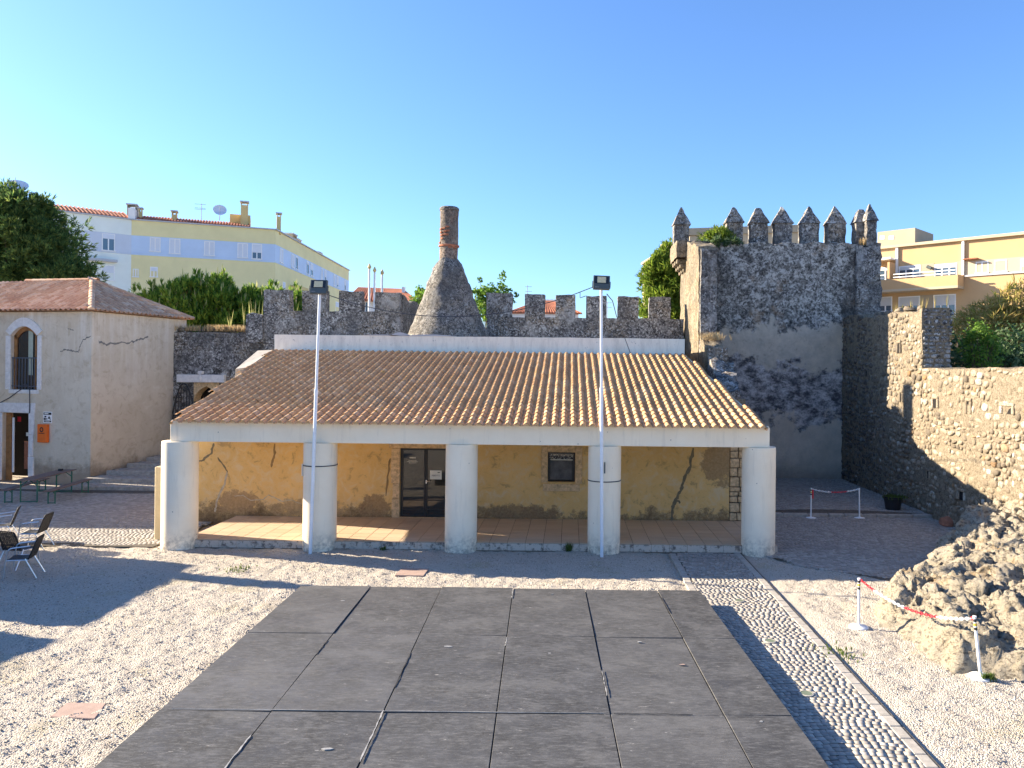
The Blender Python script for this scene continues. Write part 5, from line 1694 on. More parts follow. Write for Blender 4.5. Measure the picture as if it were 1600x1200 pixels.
for k in range(9):
    hbox(mb, 2.37 + k * 0.036, 2.37 + k * 0.036 + 0.026, -0.146, -0.141, 1.895, 1.925)
mb.build('lettering', M['ink'], bx)
# cable hanging from the window railing
o = MB().tube([H(5.3, -0.02, 2.95), H(4.5, -0.03, 3.25), H(3.75, -0.06, 3.62), H(3.65, -0.08, 3.78), H(3.5, -0.08, 3.80), H(3.32, -0.06, 3.62), H(3.30, -0.065, 3.0), H(3.31, -0.065, 2.67)], 0.018, 6).build('hanging_cable', M['cable'], None)
tag(o, 'thin dark cable hanging from the balcony window above the door', 'cable')

# beer table and benches ---------------------------------------------------
def folding_set(name, label, cat, a, b, width, height, legr, group=None):
    a, b = Vector((*a, 0)), Vector((*b, 0))
    d = (b - a).normalized(); s = Vector((-d.y, d.x, 0))
    th = thing(name, label, cat, tuple((a + b) / 2), 0, group)
    up = Vector((0, 0, 1))
    L = (b - a).length
    MB().obox((a + b) / 2 + up * (height - 0.014), d * (L / 2 + 0.28), s * width / 2, up * 0.014).build('top', M['table_wood'], th, bevel=0.004)
    for p in (a, b):
        for q in (-1, 1):
            c = p + s * q * (width / 2 - 0.035)
            MB().tube([c, c + up * (height - 0.03)], legr, 6).build('leg', M['green_metal'], th)
        MB().tube([p - s * (width / 2 - 0.035) + up * 0.05, p + s * (width / 2 - 0.035) + up * 0.05], legr * 0.8, 6).tube([p - s * (width / 2 - 0.035) + up * (height * 0.72), p + up * (height - 0.035)], legr * 0.7, 6).tube([p + s * (width / 2 - 0.035) + up * (height * 0.72), p + up * (height - 0.035)], legr * 0.7, 6).build('brace', M['green_metal'], th)
    return th
ta, tb = gp(45, 786), gp(100, 769.5)
folding_set('beer_table', 'long brown folding beer table with green legs before the house', 'table', ta.xy, tb.xy, 0.58, 0.80, 0.022)
ba, bb = gp(80.5, 788), gp(133, 770.5)
folding_set('beer_bench', 'brown folding bench right of the long table, nearer the steps', 'bench', ba.xy, bb.xy, 0.28, 0.48, 0.02, 'folding benches at the long table')
la, lb = gp(13, 786.5), gp(66, 769)
folding_set('beer_bench', 'brown folding bench left of the long table, beside the door', 'bench', la.xy, lb.xy, 0.28, 0.48, 0.02, 'folding benches at the long table')
p = ta.lerp(tb, 0.93)
o = MB().box(-0.07, 0.07, -0.05, 0.05, 0, 0.06).box(-0.075, 0.075, -0.055, 0.055, 0.06, 0.072).build('ashtray', M['black_metal'], None, bevel=0.01, world=False)
o.location = (p.x - 0.05, p.y, 0.80)
tag(o, 'small black box ashtray on the far end of the long table', 'ashtray')

# terrace chairs -----------------------------------------------------------
def chair(name, label, loc, rot):
    "front faces local -Y"
    th = thing(name, label, 'chair', (*loc, 0.0), rot, 'aluminium terrace chairs')
    A = lambda *p: [Vector(q) for q in p]
    def bend(pts, r_=0.06, n=4):
        pts = A(*pts); out = [pts[0]]
        for i in range(1, len(pts) - 1):
            d0 = (pts[i - 1] - pts[i]).normalized(); d1 = (pts[i + 1] - pts[i]).normalized()
            p0, p1 = pts[i] + d0 * r_, pts[i] + d1 * r_
            for k in range(n + 1):
                f = k / n
                out.append((p0.lerp(pts[i], f)).lerp(pts[i].lerp(p1, f), f))
        return out + [pts[-1]]
    for s in (-1, 1):
        MB().tube(bend([(s * 0.28, -0.27, 0.005), (s * 0.27, -0.20, 0.66), (s * 0.27, 0.22, 0.70)], 0.10, 6), 0.0135, 8).build('armrest', M['aluminium'], th, smooth=True, world=False)
        MB().tube(A((s * 0.25, 0.12, 0.43), (s * 0.27, 0.34, 0.005)), 0.0135, 8).build('leg', M['aluminium'], th, smooth=True, world=False)
        MB().tube(A((s * 0.262, -0.235, 0.41), (s * 0.25, 0.18, 0.40)), 0.011, 8).build('side_rail', M['aluminium'], th, smooth=True, world=False)
    MB().tube(bend([(-0.245, 0.17, 0.40), (-0.23, 0.34, 0.86), (0.23, 0.34, 0.86), (0.245, 0.17, 0.40)], 0.07, 5), 0.0135, 8).build('back_frame', M['wicker'], th, smooth=True, world=False)
    mb = MB()
    n = 9
    vs, fs = [], []
    for k in range(n + 1):
        y = -0.25 + 0.44 * k / n
        z = 0.425 - 0.025 * math.sin(math.pi * k / n) + (0.01 if k else -0.015)
        for x in (-0.245, -0.12, 0.0, 0.12, 0.245):
            vs.append((x, y, z - 0.012 * (1 - (x / 0.245) ** 2)))
    for k in range(n):
        for q in range(4):
            fs.append((k * 5 + q, k * 5 + q + 1, k * 5 + 6 + q, k * 5 + 5 + q))
    vs2 = [(x, y, z - 0.018) for x, y, z in vs]
    m_ = len(vs)
    fs2 = [tuple(reversed([i + m_ for i in f_])) for f_ in fs]
    rim = [(i, i + 1, i + 1 + m_, i + m_) for i in range(4)] + [(n * 5 + i + 1, n * 5 + i, n * 5 + i + m_, n * 5 + i + 1 + m_) for i in range(4)] + [((k + 1) * 5, k * 5, k * 5 + m_, (k + 1) * 5 + m_) for k in range(n)] + [(k * 5 + 4, (k + 1) * 5 + 4, (k + 1) * 5 + 4 + m_, k * 5 + 4 + m_) for k in range(n)]
    MB().add(vs + vs2, fs + fs2 + rim).build('seat', M['wicker'], th, world=False)
    # woven back: horizontal and vertical strands
    mb = MB()
    for k in range(13):
        f = (k + 0.6) / 13.5
        y, z = 0.17 + 0.17 * f, 0.40 + 0.45 * f
        mb.obox((0, y, z), (0.225, 0, 0), (0, 0.004, 0.0), (0, 0.005, 0.0125))
    for k in range(9):
        x = -0.20 + 0.05 * k
        mb.obox((x, 0.253, 0.63), (0.011, 0, 0), (0, 0.006, -0.002), (0, 0.083, 0.22))
    mb.build('backrest', M['wicker'], th, world=False)
    return th
chair('terrace_chair', 'black wicker chair nearest the viewer, standing in the blue shadow', (-11.78, 16.95), R(-72))
chair('terrace_chair', 'black wicker chair showing its back, behind the nearest chair', (-12.42, 17.75), R(168))
chair('terrace_chair', 'sunlit aluminium armchair standing alone right of the other chairs', (-13.30, 19.55), R(-80))
chair('terrace_chair', 'sunlit aluminium armchair farthest back at the left edge', (-14.62, 20.3), R(-62))
# ------------------------------------------------------------------ floodlight poles and cables
def floodlight(label, base, top, tiltx):
    th = thing('floodlight_pole', label, 'floodlight', tuple(base), 0, 'floodlights on white poles')
    b, t_ = Vector(base), Vector(top)
    MB().tube([b - Vector((0, 0, 0.02)), b.lerp(t_, 0.62)], 0.042, 14).build('pole', M['pole_paint'], th, smooth=True)
    MB().tube([b.lerp(t_, 0.60), t_], 0.034, 14).build('upper_pole', M['pole_paint'], th, smooth=True)
    MB().tube([b.lerp(t_, 0.612), b.lerp(t_, 0.63)], 0.048, 14).build('collar', M['pole_paint'], th, smooth=True)
    c = t_ + Vector((0, -0.07, 0.14))
    RM = Matrix.Translation(c) @ Matrix.Rotation(R(tiltx), 4, 'Y') @ Matrix.Rotation(R(-16), 4, 'X')
    def lb(mb, x0, x1, y0, y1, z0, z1):
        ring = [RM @ Vector(p) for p in ((x0, y0, z0), (x1, y0, z0), (x1, y1, z0), (x0, y1, z0))]
        rt = [RM @ Vector(p) for p in ((x0, y0, z1), (x1, y0, z1), (x1, y1, z1), (x0, y1, z1))]
        return mb.hull8(ring, rt)
    hd = lb(MB(), -0.205, 0.205, -0.045, 0.045, -0.19, 0.165).build('lamp_head', M['lamp_grey'], th, bevel=0.014, seg=2)
    lb(MB(), -0.175, 0.175, -0.052, -0.0455, -0.045, 0.14).build('glass', M['dark_glass'], hd)
    lb(MB(), -0.105, 0.105, -0.058, -0.0525, -0.03, 0.125).build('led_panel', M['lamp_lens'], hd)
    lb(MB(), -0.15, -0.06, -0.049, -0.0455, -0.145, -0.135).build('mark', M['tape'], hd)
    lb(MB(), -0.225, -0.208, -0.02, 0.05, -0.12, 0.02).build('bracket_arm', M['lamp_grey'], th)
    lb(MB(), 0.208, 0.225, -0.02, 0.05, -0.12, 0.02).build('bracket_arm', M['lamp_grey'], th)
    lb(MB(), -0.225, 0.225, 0.05, 0.075, -0.13, -0.09).build('bracket', M['lamp_grey'], th)
    MB().box(b.x + 0.03, b.x + 0.065, b.y - 0.02, b.y + 0.04, 2.05, 2.32).build('clamp', M['lamp_grey'], th)
    return th
fl = floodlight('floodlight on a slim white pole before the second pillar', (-6.33, 19.28, 0), (-6.17, 19.30, 6.42), 0)
fr_ = floodlight('floodlight on a slim white pole before the fourth pillar', (0.84, 19.28, 0), (0.76, 19.30, 6.60), 2)
def wire(name, label, pts, r_=0.011, n=None):
    P = [Vector(p) for p in pts]
    out = []
    for i in range(len(P) - 1):
        for k in range(5):
            out.append(P[i].lerp(P[i + 1], k / 5))
    out.append(P[-1])
    o = MB().tube(out, r_, 6).build(name, M['cable'], None)
    return tag(o, label, 'cable')
A0, A1 = Vector((-5.95, 19.34, 6.36)), Vector((0.53, 19.3, 6.62))
wire('overhead_cable', 'thin dark cable sagging between the two floodlights', [A0.lerp(A1, k / 14) - Vector((0, 0, 0.62 * (1 - (2 * k / 14 - 1) ** 2))) for k in range(15)])
wire('stay_cable', 'thin cable dropping from the right floodlight to the white parapet', [(0.90, 19.32, 6.46), at(957, 470, 22), at(963, 493, 25), at(974, 522, 27.5), at(985, 552, 28.76)], 0.013)
wire('hanging_cable', 'short cable hanging from the overhead cable left of right floodlight', [A0.lerp(A1, 0.955) - Vector((0, 0, 0.10)), A0.lerp(A1, 0.955) - Vector((0, 0, 0.25)), at(916.5, 462, 19.4), at(916, 497, 19.45)], 0.009)

# ------------------------------------------------------------------ posts and plastic chains
def barrier_post(label, p, h, lean=(0, 0), bands=True, group='white barrier posts'):
    th = thing('barrier_post', label, 'barrier post', (p.x, p.y, p.z), 0, group)
    top = Vector((lean[0], lean[1], h))
    MB().lathe([(0.17, -0.01), (0.17, 0.012), (0.15, 0.03), (0.05, 0.042), (0.03, 0.06)], (0, 0, 0), 28).build('base', M['white_paint'], th, smooth=True, world=False)
    MB().tube([(0, 0, 0.03), top], 0.023, 12).build('pole', M['white_paint'], th, smooth=True, world=False)
    if bands:
        for (f, m) in ((0.93, 'ink'), (0.86, 'tape_yellow'), (0.79, 'ink')):
            c = top * f
            MB().tube([c, c + top.normalized() * 0.045], 0.0245, 12).build('band', M[m], th, smooth=True, world=False)
    MB().tube([top, top + Vector((0, 0, 0.025))], 0.028, 12).build('cap', M['white_paint'], th, smooth=True, world=False)
    return th
def chain(label, a, b, sag, pattern, r_=0.012):
    "plastic chain of oval links; pattern gives the colour along its length"
    th = thing('plastic_chain', label, 'chain', tuple((a + b) / 2 - Vector((0, 0, sag))), 0, 'red and white plastic chains')
    n = max(8, int((b - a).length * 1.05 / 0.052))
    pts = [a.lerp(b, k / n) - Vector((0, 0, sag * (1 - (2 * k / n - 1) ** 2))) for k in range(n + 1)]
    for k in range(n):
        p, q = pts[k], pts[k + 1]
        d = (q - p).normalized()
        s = d.cross(Vector((0, 0, 1))).normalized() if k % 2 else d.cross(d.cross(Vector((0, 0, 1)))).normalized()
        c = (p + q) / 2
        L = (q - p).length * 0.66
        ring = [c + d * (L * math.cos(x_)) + s * (0.019 * math.sin(x_)) for x_ in [2 * math.pi * i / 8 for i in range(9)]]
        f = (k + 0.5) / n
        col = 'red_paint' if any(lo <= f < hi for lo, hi in pattern) else 'white_paint'
        MB().tube(ring, 0.0085, 5).build('link', M[col], th)
    return th
p1, p2 = gp(1267, 810, 0.0), gp(1343, 810, 0.0)
h1 = 0.86
barrier_post('slim white barrier post at the back court, nearer the porch', p1, 0.93, (0, 0))
barrier_post('slim white barrier post at the back court, nearer the plant pot', p2, 0.93, (-0.02, 0), False)
chain('slack red and white chain between the two far barrier posts', Vector((p1.x + 0.03, p1.y, 0.92)), Vector((p2.x - 0.05, p2.y, 0.92)), 0.10, [(0.40, 0.75)])
o = MB().box(p1.x + 0.03, p1.x + 0.075, p1.y - 0.02, p1.y + 0.02, 0.62, 0.90).build('chain_end', M['red_paint'], None, bevel=0.01)
tag(o, 'loose red chain end hanging on the far post nearer the porch', 'chain')
q1, q2 = gp(1341.5, 980, 0.01), gp(1532, 1058, 0.01)
barrier_post('white barrier post with yellow bands beside the cobbled path', q1, 0.86, (0, 0))
barrier_post('leaning white barrier post with yellow bands before the rock', q2, 0.90, (-0.10, 0.0))
chain('red and white chain sagging in front of the rock outcrop', Vector((q1.x + 0.02, q1.y, 0.87)), Vector((q2.x - 0.11, q2.y, 0.90)), 0.22, [(0.0, 0.15), (0.42, 0.72), (0.97, 1.0)])

# ------------------------------------------------------------------ plant pot
pp = gp(1395, 796, 0.1)
pot = thing('plant_pot', 'black plastic pot with low green plants by the shaded wall', 'plant pot', (pp.x, pp.y, 0.11))
MB().lathe([(0.23, 0), (0.29, 0.36), (0.32, 0.37), (0.32, 0.42), (0.29, 0.42), (0.285, 0.36)], (0, 0, 0), 28).build('pot', M['black_metal'], pot, smooth=True, world=False)
MB().lathe([(0.28, 0.30), (0.28, 0.37)], (0, 0, 0), 20).build('soil', M['soil'], pot, world=False)

# ------------------------------------------------------------------ foliage tools
def blades(centres, dirs, k, length, width, seed, spread=0.9, up=0.0):
    "k thin triangular blades at every centre, fanned round its direction"
    r = np.random.default_rng(seed)
    n = len(centres)
    C = np.repeat(centres, k, 0)
    D = np.repeat(dirs, k, 0) + r.normal(0, spread, (n * k, 3)) * 0.6
    D[:, 2] += up
    D /= np.linalg.norm(D, axis=1, keepdims=True) + 1e-9
    S = np.cross(D, r.normal(0, 1, (n * k, 3)))
    S /= np.linalg.norm(S, axis=1, keepdims=True) + 1e-9
    L = length * r.uniform(0.6, 1.25, (n * k, 1))
    W = width * r.uniform(0.7, 1.2, (n * k, 1))
    m = n * k
    P = np.empty((m, 4, 3))
    P[:, 0] = C - S * W * 0.35
    P[:, 1] = C + S * W * 0.35
    P[:, 2] = C + D * L * 0.6 + S * W
    P[:, 3] = C + D * L
    return P.reshape(-1, 3), np.arange(m * 4).reshape(m, 4)
def leaves(centres, size, seed, flat=0.5, aspect=0.55):
    r = np.random.default_rng(seed)
    n = len(centres)
    N = r.normal(0, 1, (n, 3)); N[:, 2] += flat
    N /= np.linalg.norm(N, axis=1, keepdims=True)
    A = np.cross(N, r.normal(0, 1, (n, 3))); A /= np.linalg.norm(A, axis=1, keepdims=True) + 1e-9
    B = np.cross(N, A)
    s = size * r.uniform(0.55, 1.3, (n, 1))
    P = np.empty((n, 4, 3))
    P[:, 0] = centres - A * s * 0.5
    P[:, 1] = centres + B * s * aspect * 0.5
    P[:, 2] = centres + A * s * 0.5
    P[:, 3] = centres - B * s * aspect * 0.5
    return P.reshape(-1, 3), np.arange(n * 4).reshape(n, 4)
def clumps(c, rad, nclump, per, crad, seed, shell=0.55, squash=1.0, drop=None):
    "points on the shells of many small clumps spread through an ellipsoid; returns points and outward directions"
    r = np.random.default_rng(seed)
    q = r.normal(0, 1, (nclump, 3)); q /= np.linalg.norm(q, axis=1, keepdims=True)
    rr = (shell + (1 - shell) * r.random((nclump, 1)) ** 0.6)
    cc = np.array(c) + q * rr * np.array(rad) * r.uniform(0.75, 1.08, (nclump, 1))
    if drop is not None: cc = cc[drop(cc)]
    m = len(cc)
    d = r.normal(0, 1, (m, per, 3)); d /= np.linalg.norm(d, axis=2, keepdims=True)
    cr = crad * r.uniform(0.55, 1.3, (m, 1, 1))
    p = cc[:, None] + d * cr * np.array([1, 1, squash]) * r.uniform(0.5, 1.0, (m, per, 1))
    out = d + 0.6 * (cc - np.array(c))[:, None] / np.array(rad)
    return p.reshape(-1, 3), out.reshape(-1, 3), cc
def tree(name, label, cat, base, trunk_h, trunk_r, crown, mat, limbs=None, seed=1, extra=None):
    th = thing(name, label, cat, base)
    B = Vector(base)
    r = random.Random(seed)
    mb = MB()
    top = B + Vector((0, 0, trunk_h))
    mb.tube([B - Vector((0, 0, 0.1)), B.lerp(top, 0.5) + Vector((r.uniform(-.1, .1), r.uniform(-.1, .1), 0)), top], trunk_r, 10, trunk_r * 0.45)
    mb.build('trunk', M['bark'], th, smooth=True)
    if limbs is not None:
        sel = limbs if len(limbs) < 26 else limbs[np.random.default_rng(seed).choice(len(limbs), 26, False)]
        for q in sel:
            s0 = B + Vector((0, 0, trunk_h * r.uniform(0.45, 0.95)))
            q = Vector(q)
            mid = s0.lerp(q, 0.5) + Vector((0, 0, -0.15))
            MB().tube([s0, mid, q], trunk_r * 0.32, 6, trunk_r * 0.08).build('limb', M['bark'], th, smooth=True)
    P, Fq = crown
    o = link_mesh('crown', np_mesh('crown', P - np.array(base), Fq), th, M[mat])
    if extra:
        for nm, (P2, F2), m2 in extra:
            link_mesh(nm, np_mesh(nm, P2 - np.array(base), F2), th, M[m2])
    return th
def merge(*parts):
    Vs, Fs, b = [], [], 0
    for P, Fq in parts:
        Vs.append(P); Fs.append(Fq + b); b += len(P)
    return np.concatenate(Vs), np.concatenate(Fs)

# big pine behind the house
ppos, pdir, cc = clumps((-30.0, 42, 10.3), (4.0, 3.4, 3.4), 420, 26, 0.62, 3, 0.25, 0.8)
qp, qd, qc = clumps((-29.6, 42, 12.6), (1.9, 1.7, 1.5), 120, 24, 0.45, 7, 0.2, 0.9)
ppos, pdir = np.concatenate([ppos, qp]), np.concatenate([pdir, qd])
pp2, pd2, cc2 = clumps((-27.0, 41, 8.9), (2.3, 2.0, 1.3), 110, 24, 0.45, 4, 0.2, 0.7)
pos, dr = np.concatenate([ppos, pp2]), np.concatenate([pdir, pd2])
tree('pine_tree', 'large dark green pine tree behind the old house roof', 'tree', (-30, 42, 0), 9.5, 0.32, blades(pos, dr, 7, 0.30, 0.04, 5, 0.9, 0.45), 'pine_needles', cc, 3)
# young pines with pale shoots above the gate wall
def shrub_pine(name, label, c, rad, ncl, seed, candles=70, base_z=0):
    ps, ds, cc = clumps(c, rad, ncl, 14, 0.34, seed, 0.3, 1.0)
    ds = ds * 0.5; ds[:, 2] += 0.9
    bl_ = blades(ps, ds, 9, 0.30, 0.045, seed + 1, 0.85, 0.6)
    r = np.random.default_rng(seed + 2)
    top = ps[(ps[:, 2] > np.array(c)[2] - rad[2] * 0.1) & (ps[:, 1] < c[1] + 0.6)]
    sel = top[r.choice(len(top), min(len(top), candles), False)]
    cd = blades(sel, np.tile([0, 0, 1.0], (len(sel), 1)), 3, 0.55, 0.032, seed + 3, 0.12, 0.4)
    th = tree(name, label, 'tree', (c[0], c[1], base_z), c[2] - base_z, 0.16, bl_, 'bush_needles', cc, seed, [('shoots', cd, 'candle')])
    for ch in th.children:
        if ch.name.startswith('shoots') or ch.name.startswith('crown'): ch['kind'] = 'stuff'
    return th
shrub_pine('young_pine', 'broad young pine with pale upright shoots above the gate wall', (-18.7, 39.6, 7.2), (3.4, 2.0, 2.0), 420, 11, 260)
shrub_pine('young_pine', 'smaller young pine with pale shoots partly behind the battlement', (-15.6, 40.8, 7.0), (2.4, 1.8, 1.7), 240, 12, 160)
shrub_pine('young_pine', 'low young pine shoot clump beside the house roof eave', (-22.4, 41.0, 6.9), (1.5, 1.4, 1.3), 100, 13, 60)
# small leafy trees either side of the chimney
for k, (c, rad, n, lab) in enumerate((((-8.6, 45, 8.3), (1.1, 1.0, 1.2), 60, 'small bright leafy tree just left of the conical chimney'), ((-4.6, 46, 8.5), (1.5, 1.2, 1.7), 90, 'small bright leafy tree just right of the conical chimney'))):
    ps, ds, cc = clumps(c, rad, n, 40, 0.32, 30 + k, 0.2)
    tree('leafy_tree', lab, 'tree', (c[0], c[1], 0), c[2], 0.13, leaves(ps, 0.20, 31 + k), 'bright_leaf', cc, 5 + k)
# conifer behind the left tower flank
ps, ds, cc = clumps((5.0, 40.5, 8.2), (1.45, 1.3, 3.3), 230, 22, 0.36, 41, 0.3, 1.1)
kp = ps[:, 2] < 11.4 - 1.1 * np.maximum(0, (5.2 - ps[:, 0])) ** 1.2
tree('conifer_tree', 'yellow green conifer rising behind the battlement beside the tower', 'tree', (5.1, 40.5, 0), 8.0, 0.16, blades(ps[kp], ds[kp] * 0.6 + np.array([0, 0, 0.5]), 7, 0.30, 0.05, 42, 0.8, 0.25), 'cypress_leaf', cc, 8)
# shrub growing on the tower top
ps, ds, cc = clumps((6.35, 33.7, 10.35), (0.85, 0.5, 0.5), 40, 26, 0.2, 51, 0.2)
shr = thing('wall_shrub', 'green shrub growing on the tower top between merlons', 'shrub', (6.35, 33.7, 9.95))
P, Fq = merge(blades(ps, ds, 4, 0.16, 0.025, 52, 0.9, 0.4), leaves(ps[::2], 0.08, 53))
link_mesh('foliage', np_mesh('foliage', P - np.array((6.35, 33.7, 9.95)), Fq), shr, M['cypress_leaf'])
mb = MB()
for k in range(7):
    mb.tube([(0, 0, -0.05), (0.1 * (k - 3), 0.05 * (k % 3 - 1), 0.3), (0.2 * (k - 3), 0.1 * (k % 3 - 1), 0.55)], 0.018, 5, 0.006)
mb.build('stems', M['bark'], shr, world=False)
# silvery hanging plants under it
ps, ds, cc = clumps((6.3, 33.05, 9.98), (1.1, 0.22, 0.22), 26, 30, 0.12, 55, 0.2)
o = link_mesh('hanging_plants', np_mesh('hanging_plants', blades(ps, ds, 3, 0.14, 0.02, 56, 0.9, -0.4)[0], blades(ps, ds, 3, 0.14, 0.02, 56, 0.9, -0.4)[1]), None, M['dark_leaf'])
tag(o, 'grey green plants hanging over the inner tower edge', 'plants', kind='stuff')
# dark leafy tree and golden shrub beyond the right wall
ps, ds, cc = clumps((16.4, 30.0, 4.7), (2.9, 1.8, 1.7), 260, 40, 0.42, 61, 0.25)
tree('dark_leafy_tree', 'dark green leafy tree directly behind the low right wall', 'tree', (16.4, 30.0, 0), 4.6, 0.2, leaves(ps, 0.17, 62), 'dark_leaf', cc, 61)
ps, ds, cc = clumps((14.4, 27.6, 5.4), (0.75, 0.6, 1.2), 60, 36, 0.3, 63, 0.2)
tree('green_bush', 'small fresh green bush beside the end of the taller wall', 'bush', (14.4, 27.6, 0), 5.0, 0.09, leaves(ps, 0.13, 64), 'bright_leaf', cc, 63)
ps, ds, cc = clumps((18.6, 32.5, 6.3), (3.4, 1.8, 2.6), 330, 36, 0.4, 65, 0.25)
kp = ps[:, 2] < 6.4 + 0.62 * (ps[:, 0] - 15.4)
g1 = leaves(ps[kp][::2], 0.15, 66)
g2 = blades(ps[kp][1::2], ds[kp][1::2], 3, 0.34, 0.03, 67, 0.8, 0.5)
tree('golden_shrub', 'tall feathery golden shrub rising above the right wall', 'tree', (18.6, 32.5, 0), 5.8, 0.14, merge(g1, g2), 'gold_leaf', cc, 65)

# dry grass tufts on the ruined walls
def tuft(label, c, rad, n, h, mat, seed, name='dry_grass_tuft', cat='grass', wd=0.012, up=0.7):
    r = np.random.default_rng(seed)
    p = np.array(c) + r.normal(0, 0.5, (n, 3)) * np.array([rad[0], rad[1], 0])
    P, Fq = blades(p, np.tile([0, 0, 1.0], (n, 1)), 4, h, wd, seed, 0.5, up)
    o = link_mesh(name, np_mesh(name, P, Fq), None, M[mat])
    return tag(o, label, cat, kind='stuff')
tuft('dry straw coloured grass on the broken flank of the tower', (5.25, 29.1, 5.72), (0.45, 0.8), 130, 0.30, 'dry_grass', 71, wd=0.012, up=0.15)
tuft('dry orange grass along the top of the gate wall', (-14.8, 34.55, 6.1), (2.4, 0.25), 420, 0.28, 'dry_grass', 72, wd=0.02)
tuft('pale grass stalks standing on the gate wall crest', (-13.6, 35.0, 6.1), (1.8, 0.2), 26, 1.25, 'candle', 73, 'grass_stalks', wd=0.025, up=2.5)
tuft('green and dry weeds on the taller right wall crest', (11.95, 27.4, 6.75), (0.25, 1.8), 16, 0.42, 'gold_leaf', 74, 'wall_weeds', wd=0.012)
tuft('thin tuft on the tower edge near the right merlon', (12.3, 33.0, 9.95), (0.25, 0.12), 40, 0.3, 'dry_grass', 75)
for k, (px, py, h, m, lab, nn) in enumerate(((889, 862, 0.22, 'weed', 'small green weed at the porch kerb beside the fourth pillar', 26), (598, 860, 0.10, 'weed', 'tiny weed at the porch kerb left of the middle pillar', 14),
        (1545, 1064, 0.12, 'weed', 'small weeds at the foot of the leaning post', 40), (1310, 1022, 0.07, 'weed', 'sparse weeds along the path kerb', 50), (372, 890, 0.05, 'weed', 'sparse green weeds in gravel before the first pillar', 60))):
    g = gp(px, py)
    sp = (0.10, 0.06) if nn < 45 else (0.35, 0.35)
    tuft(lab, (g.x, g.y, 0.0), sp, nn, h, m, 80 + k, 'weed', 'weed', 0.012, 0.5)
tuft('low green plants filling the black plant pot', (pp.x, pp.y, 0.46), (0.32, 0.32), 120, 0.12, 'weed', 90, 'pot_plants', 'plants', 0.02, 0.4)
# ------------------------------------------------------------------ buildings beyond the walls
class Facade:
    "vertical plane from plan point a to b (seen left to right); s metres along, outward normal towards the viewer"
    def __init__(s, th, a, b, z0=0.0):
        s.th, s.a, s.b = th, Vector((*a, 0)), Vector((*b, 0))
        s.d = (s.b - s.a).normalized(); s.L = (s.b - s.a).length
        s.n = Vector((s.d.y, -s.d.x, 0))
    def P(s, u, z, o=0.0):
        return s.a + s.d * u + s.n * o + Vector((0, 0, z))
    def u_at(s, px):
        k = (px - PX) / F
        return (k * s.a.y - s.a.x) / (s.d.x - k * s.d.y)
    def z_at(s, px, py):
        p = s.P(s.u_at(px), 0)
        return at(px, py, p.y).z
    def slab(s, u0, u1, z0, z1, o0, o1, mb=None):
        mb = mb or MB()
        ring = [s.P(u0, z0, o0), s.P(u1, z0, o0), s.P(u1, z0, o1), s.P(u0, z0, o1)]
        return mb.hull8(ring, [p + Vector((0, 0, z1 - z0)) for p in ring])
    def window(s, px0, py0, px1, py1, shut=1.0, cols=2, frame='white_paint', shutter='shutter', u=None):
        if u is None:
            u0, u1 = s.u_at(px0), s.u_at(px1)
            pm = (px0 + px1) / 2
            z1, z0 = s.z_at(pm, py0), s.z_at(pm, py1)
        else:
            u0, u1, z0, z1 = u
        fw = 0.07
        mb = MB()
        s.slab(u0, u0 + fw, z0, z1, -0.02, 0.05, mb); s.slab(u1 - fw, u1, z0, z1, -0.02, 0.05, mb)
        s.slab(u0 + fw, u1 - fw, z1 - fw, z1, -0.02, 0.048, mb); s.slab(u0 - 0.04, u1 + 0.04, z0 - 0.08, z0, -0.02, 0.12, mb)
        for c in range(1, cols):
            uc = u0 + (u1 - u0) * c / cols
            s.slab(uc - 0.045, uc + 0.045, z0, z1 - fw, -0.02, 0.046, mb)
        w_ = mb.build('window', M[frame], s.th)
        zs = z1 - fw - (z1 - z0 - fw) * shut
        if shut > 0.02:
            s.slab(u0 + fw, u1 - fw, max(z0, zs), z1 - fw, -0.02, 0.052 if shut < 0.99 else 0.02).build('shutter', M[shutter], w_)
        if shut < 0.98:
            s.slab(u0 + fw, u1 - fw, z0, zs, -0.02, 0.012).build('pane', M['window_glass'], w_)
        return w_

# --- yellow and blue apartment block, left
ap = thing('apartment_block', 'yellow and pale blue apartment block behind the pines', 'building', (-31, 70, 0))
A_, B_, C_, D_ = (-45.5, 58.5), (-36.95, 65.9), (-26.4, 70.0), (-28.0, 99.0)
TOP = 16.75
f1, f2, f3 = Facade(ap, A_, B_), Facade(ap, B_, C_), Facade(ap, C_, D_)
ring = [Vector((*p, 0)) for p in (A_, B_, C_, D_, (-50, 92))]
MB().hull8([(p.x, p.y, -0.1) for p in ring], [(p.x, p.y, TOP - 0.3) for p in ring]).build('wall', M['apt_pale'], ap)
Zb0, Zb1 = 13.95, 15.48
for f, mats in ((f1, ('apt_pale', 'apt_greypale', 'apt_pale')), (f2, ('apt_yellow', 'apt_blue', 'apt_yellow')), (f3, ('apt_yellow', 'apt_blue', 'apt_yellow'))):
    e = 0.0
    f.slab(e, f.L, Zb1 + 0.002, TOP, -0.25, 0.012).build('wall_band', M[mats[0]], ap)
    f.slab(e, f.L, Zb0, Zb1, -0.25, 0.010).build('wall_band', M[mats[1]], ap)
    f.slab(e, f.L, 0, Zb0 - 0.002, -0.25, 0.014).build('wall_band', M[mats[2]], ap)
    f.slab(e, f.L, Zb0 - 0.10, Zb0 + 0.0, 0.016, 0.06).build('string_course', M['apt_blue' if f is not f1 else 'apt_greypale'], ap)
    f.slab(-0.1, f.L + 0.1, TOP + 0.002, TOP + 0.10, -0.4, 0.18).build('coping', M['coping_grey'], ap)
f1.window(157, 365, 177.5, 391, 0.28); f1.window(157, 414, 177.5, 437, 0.5)
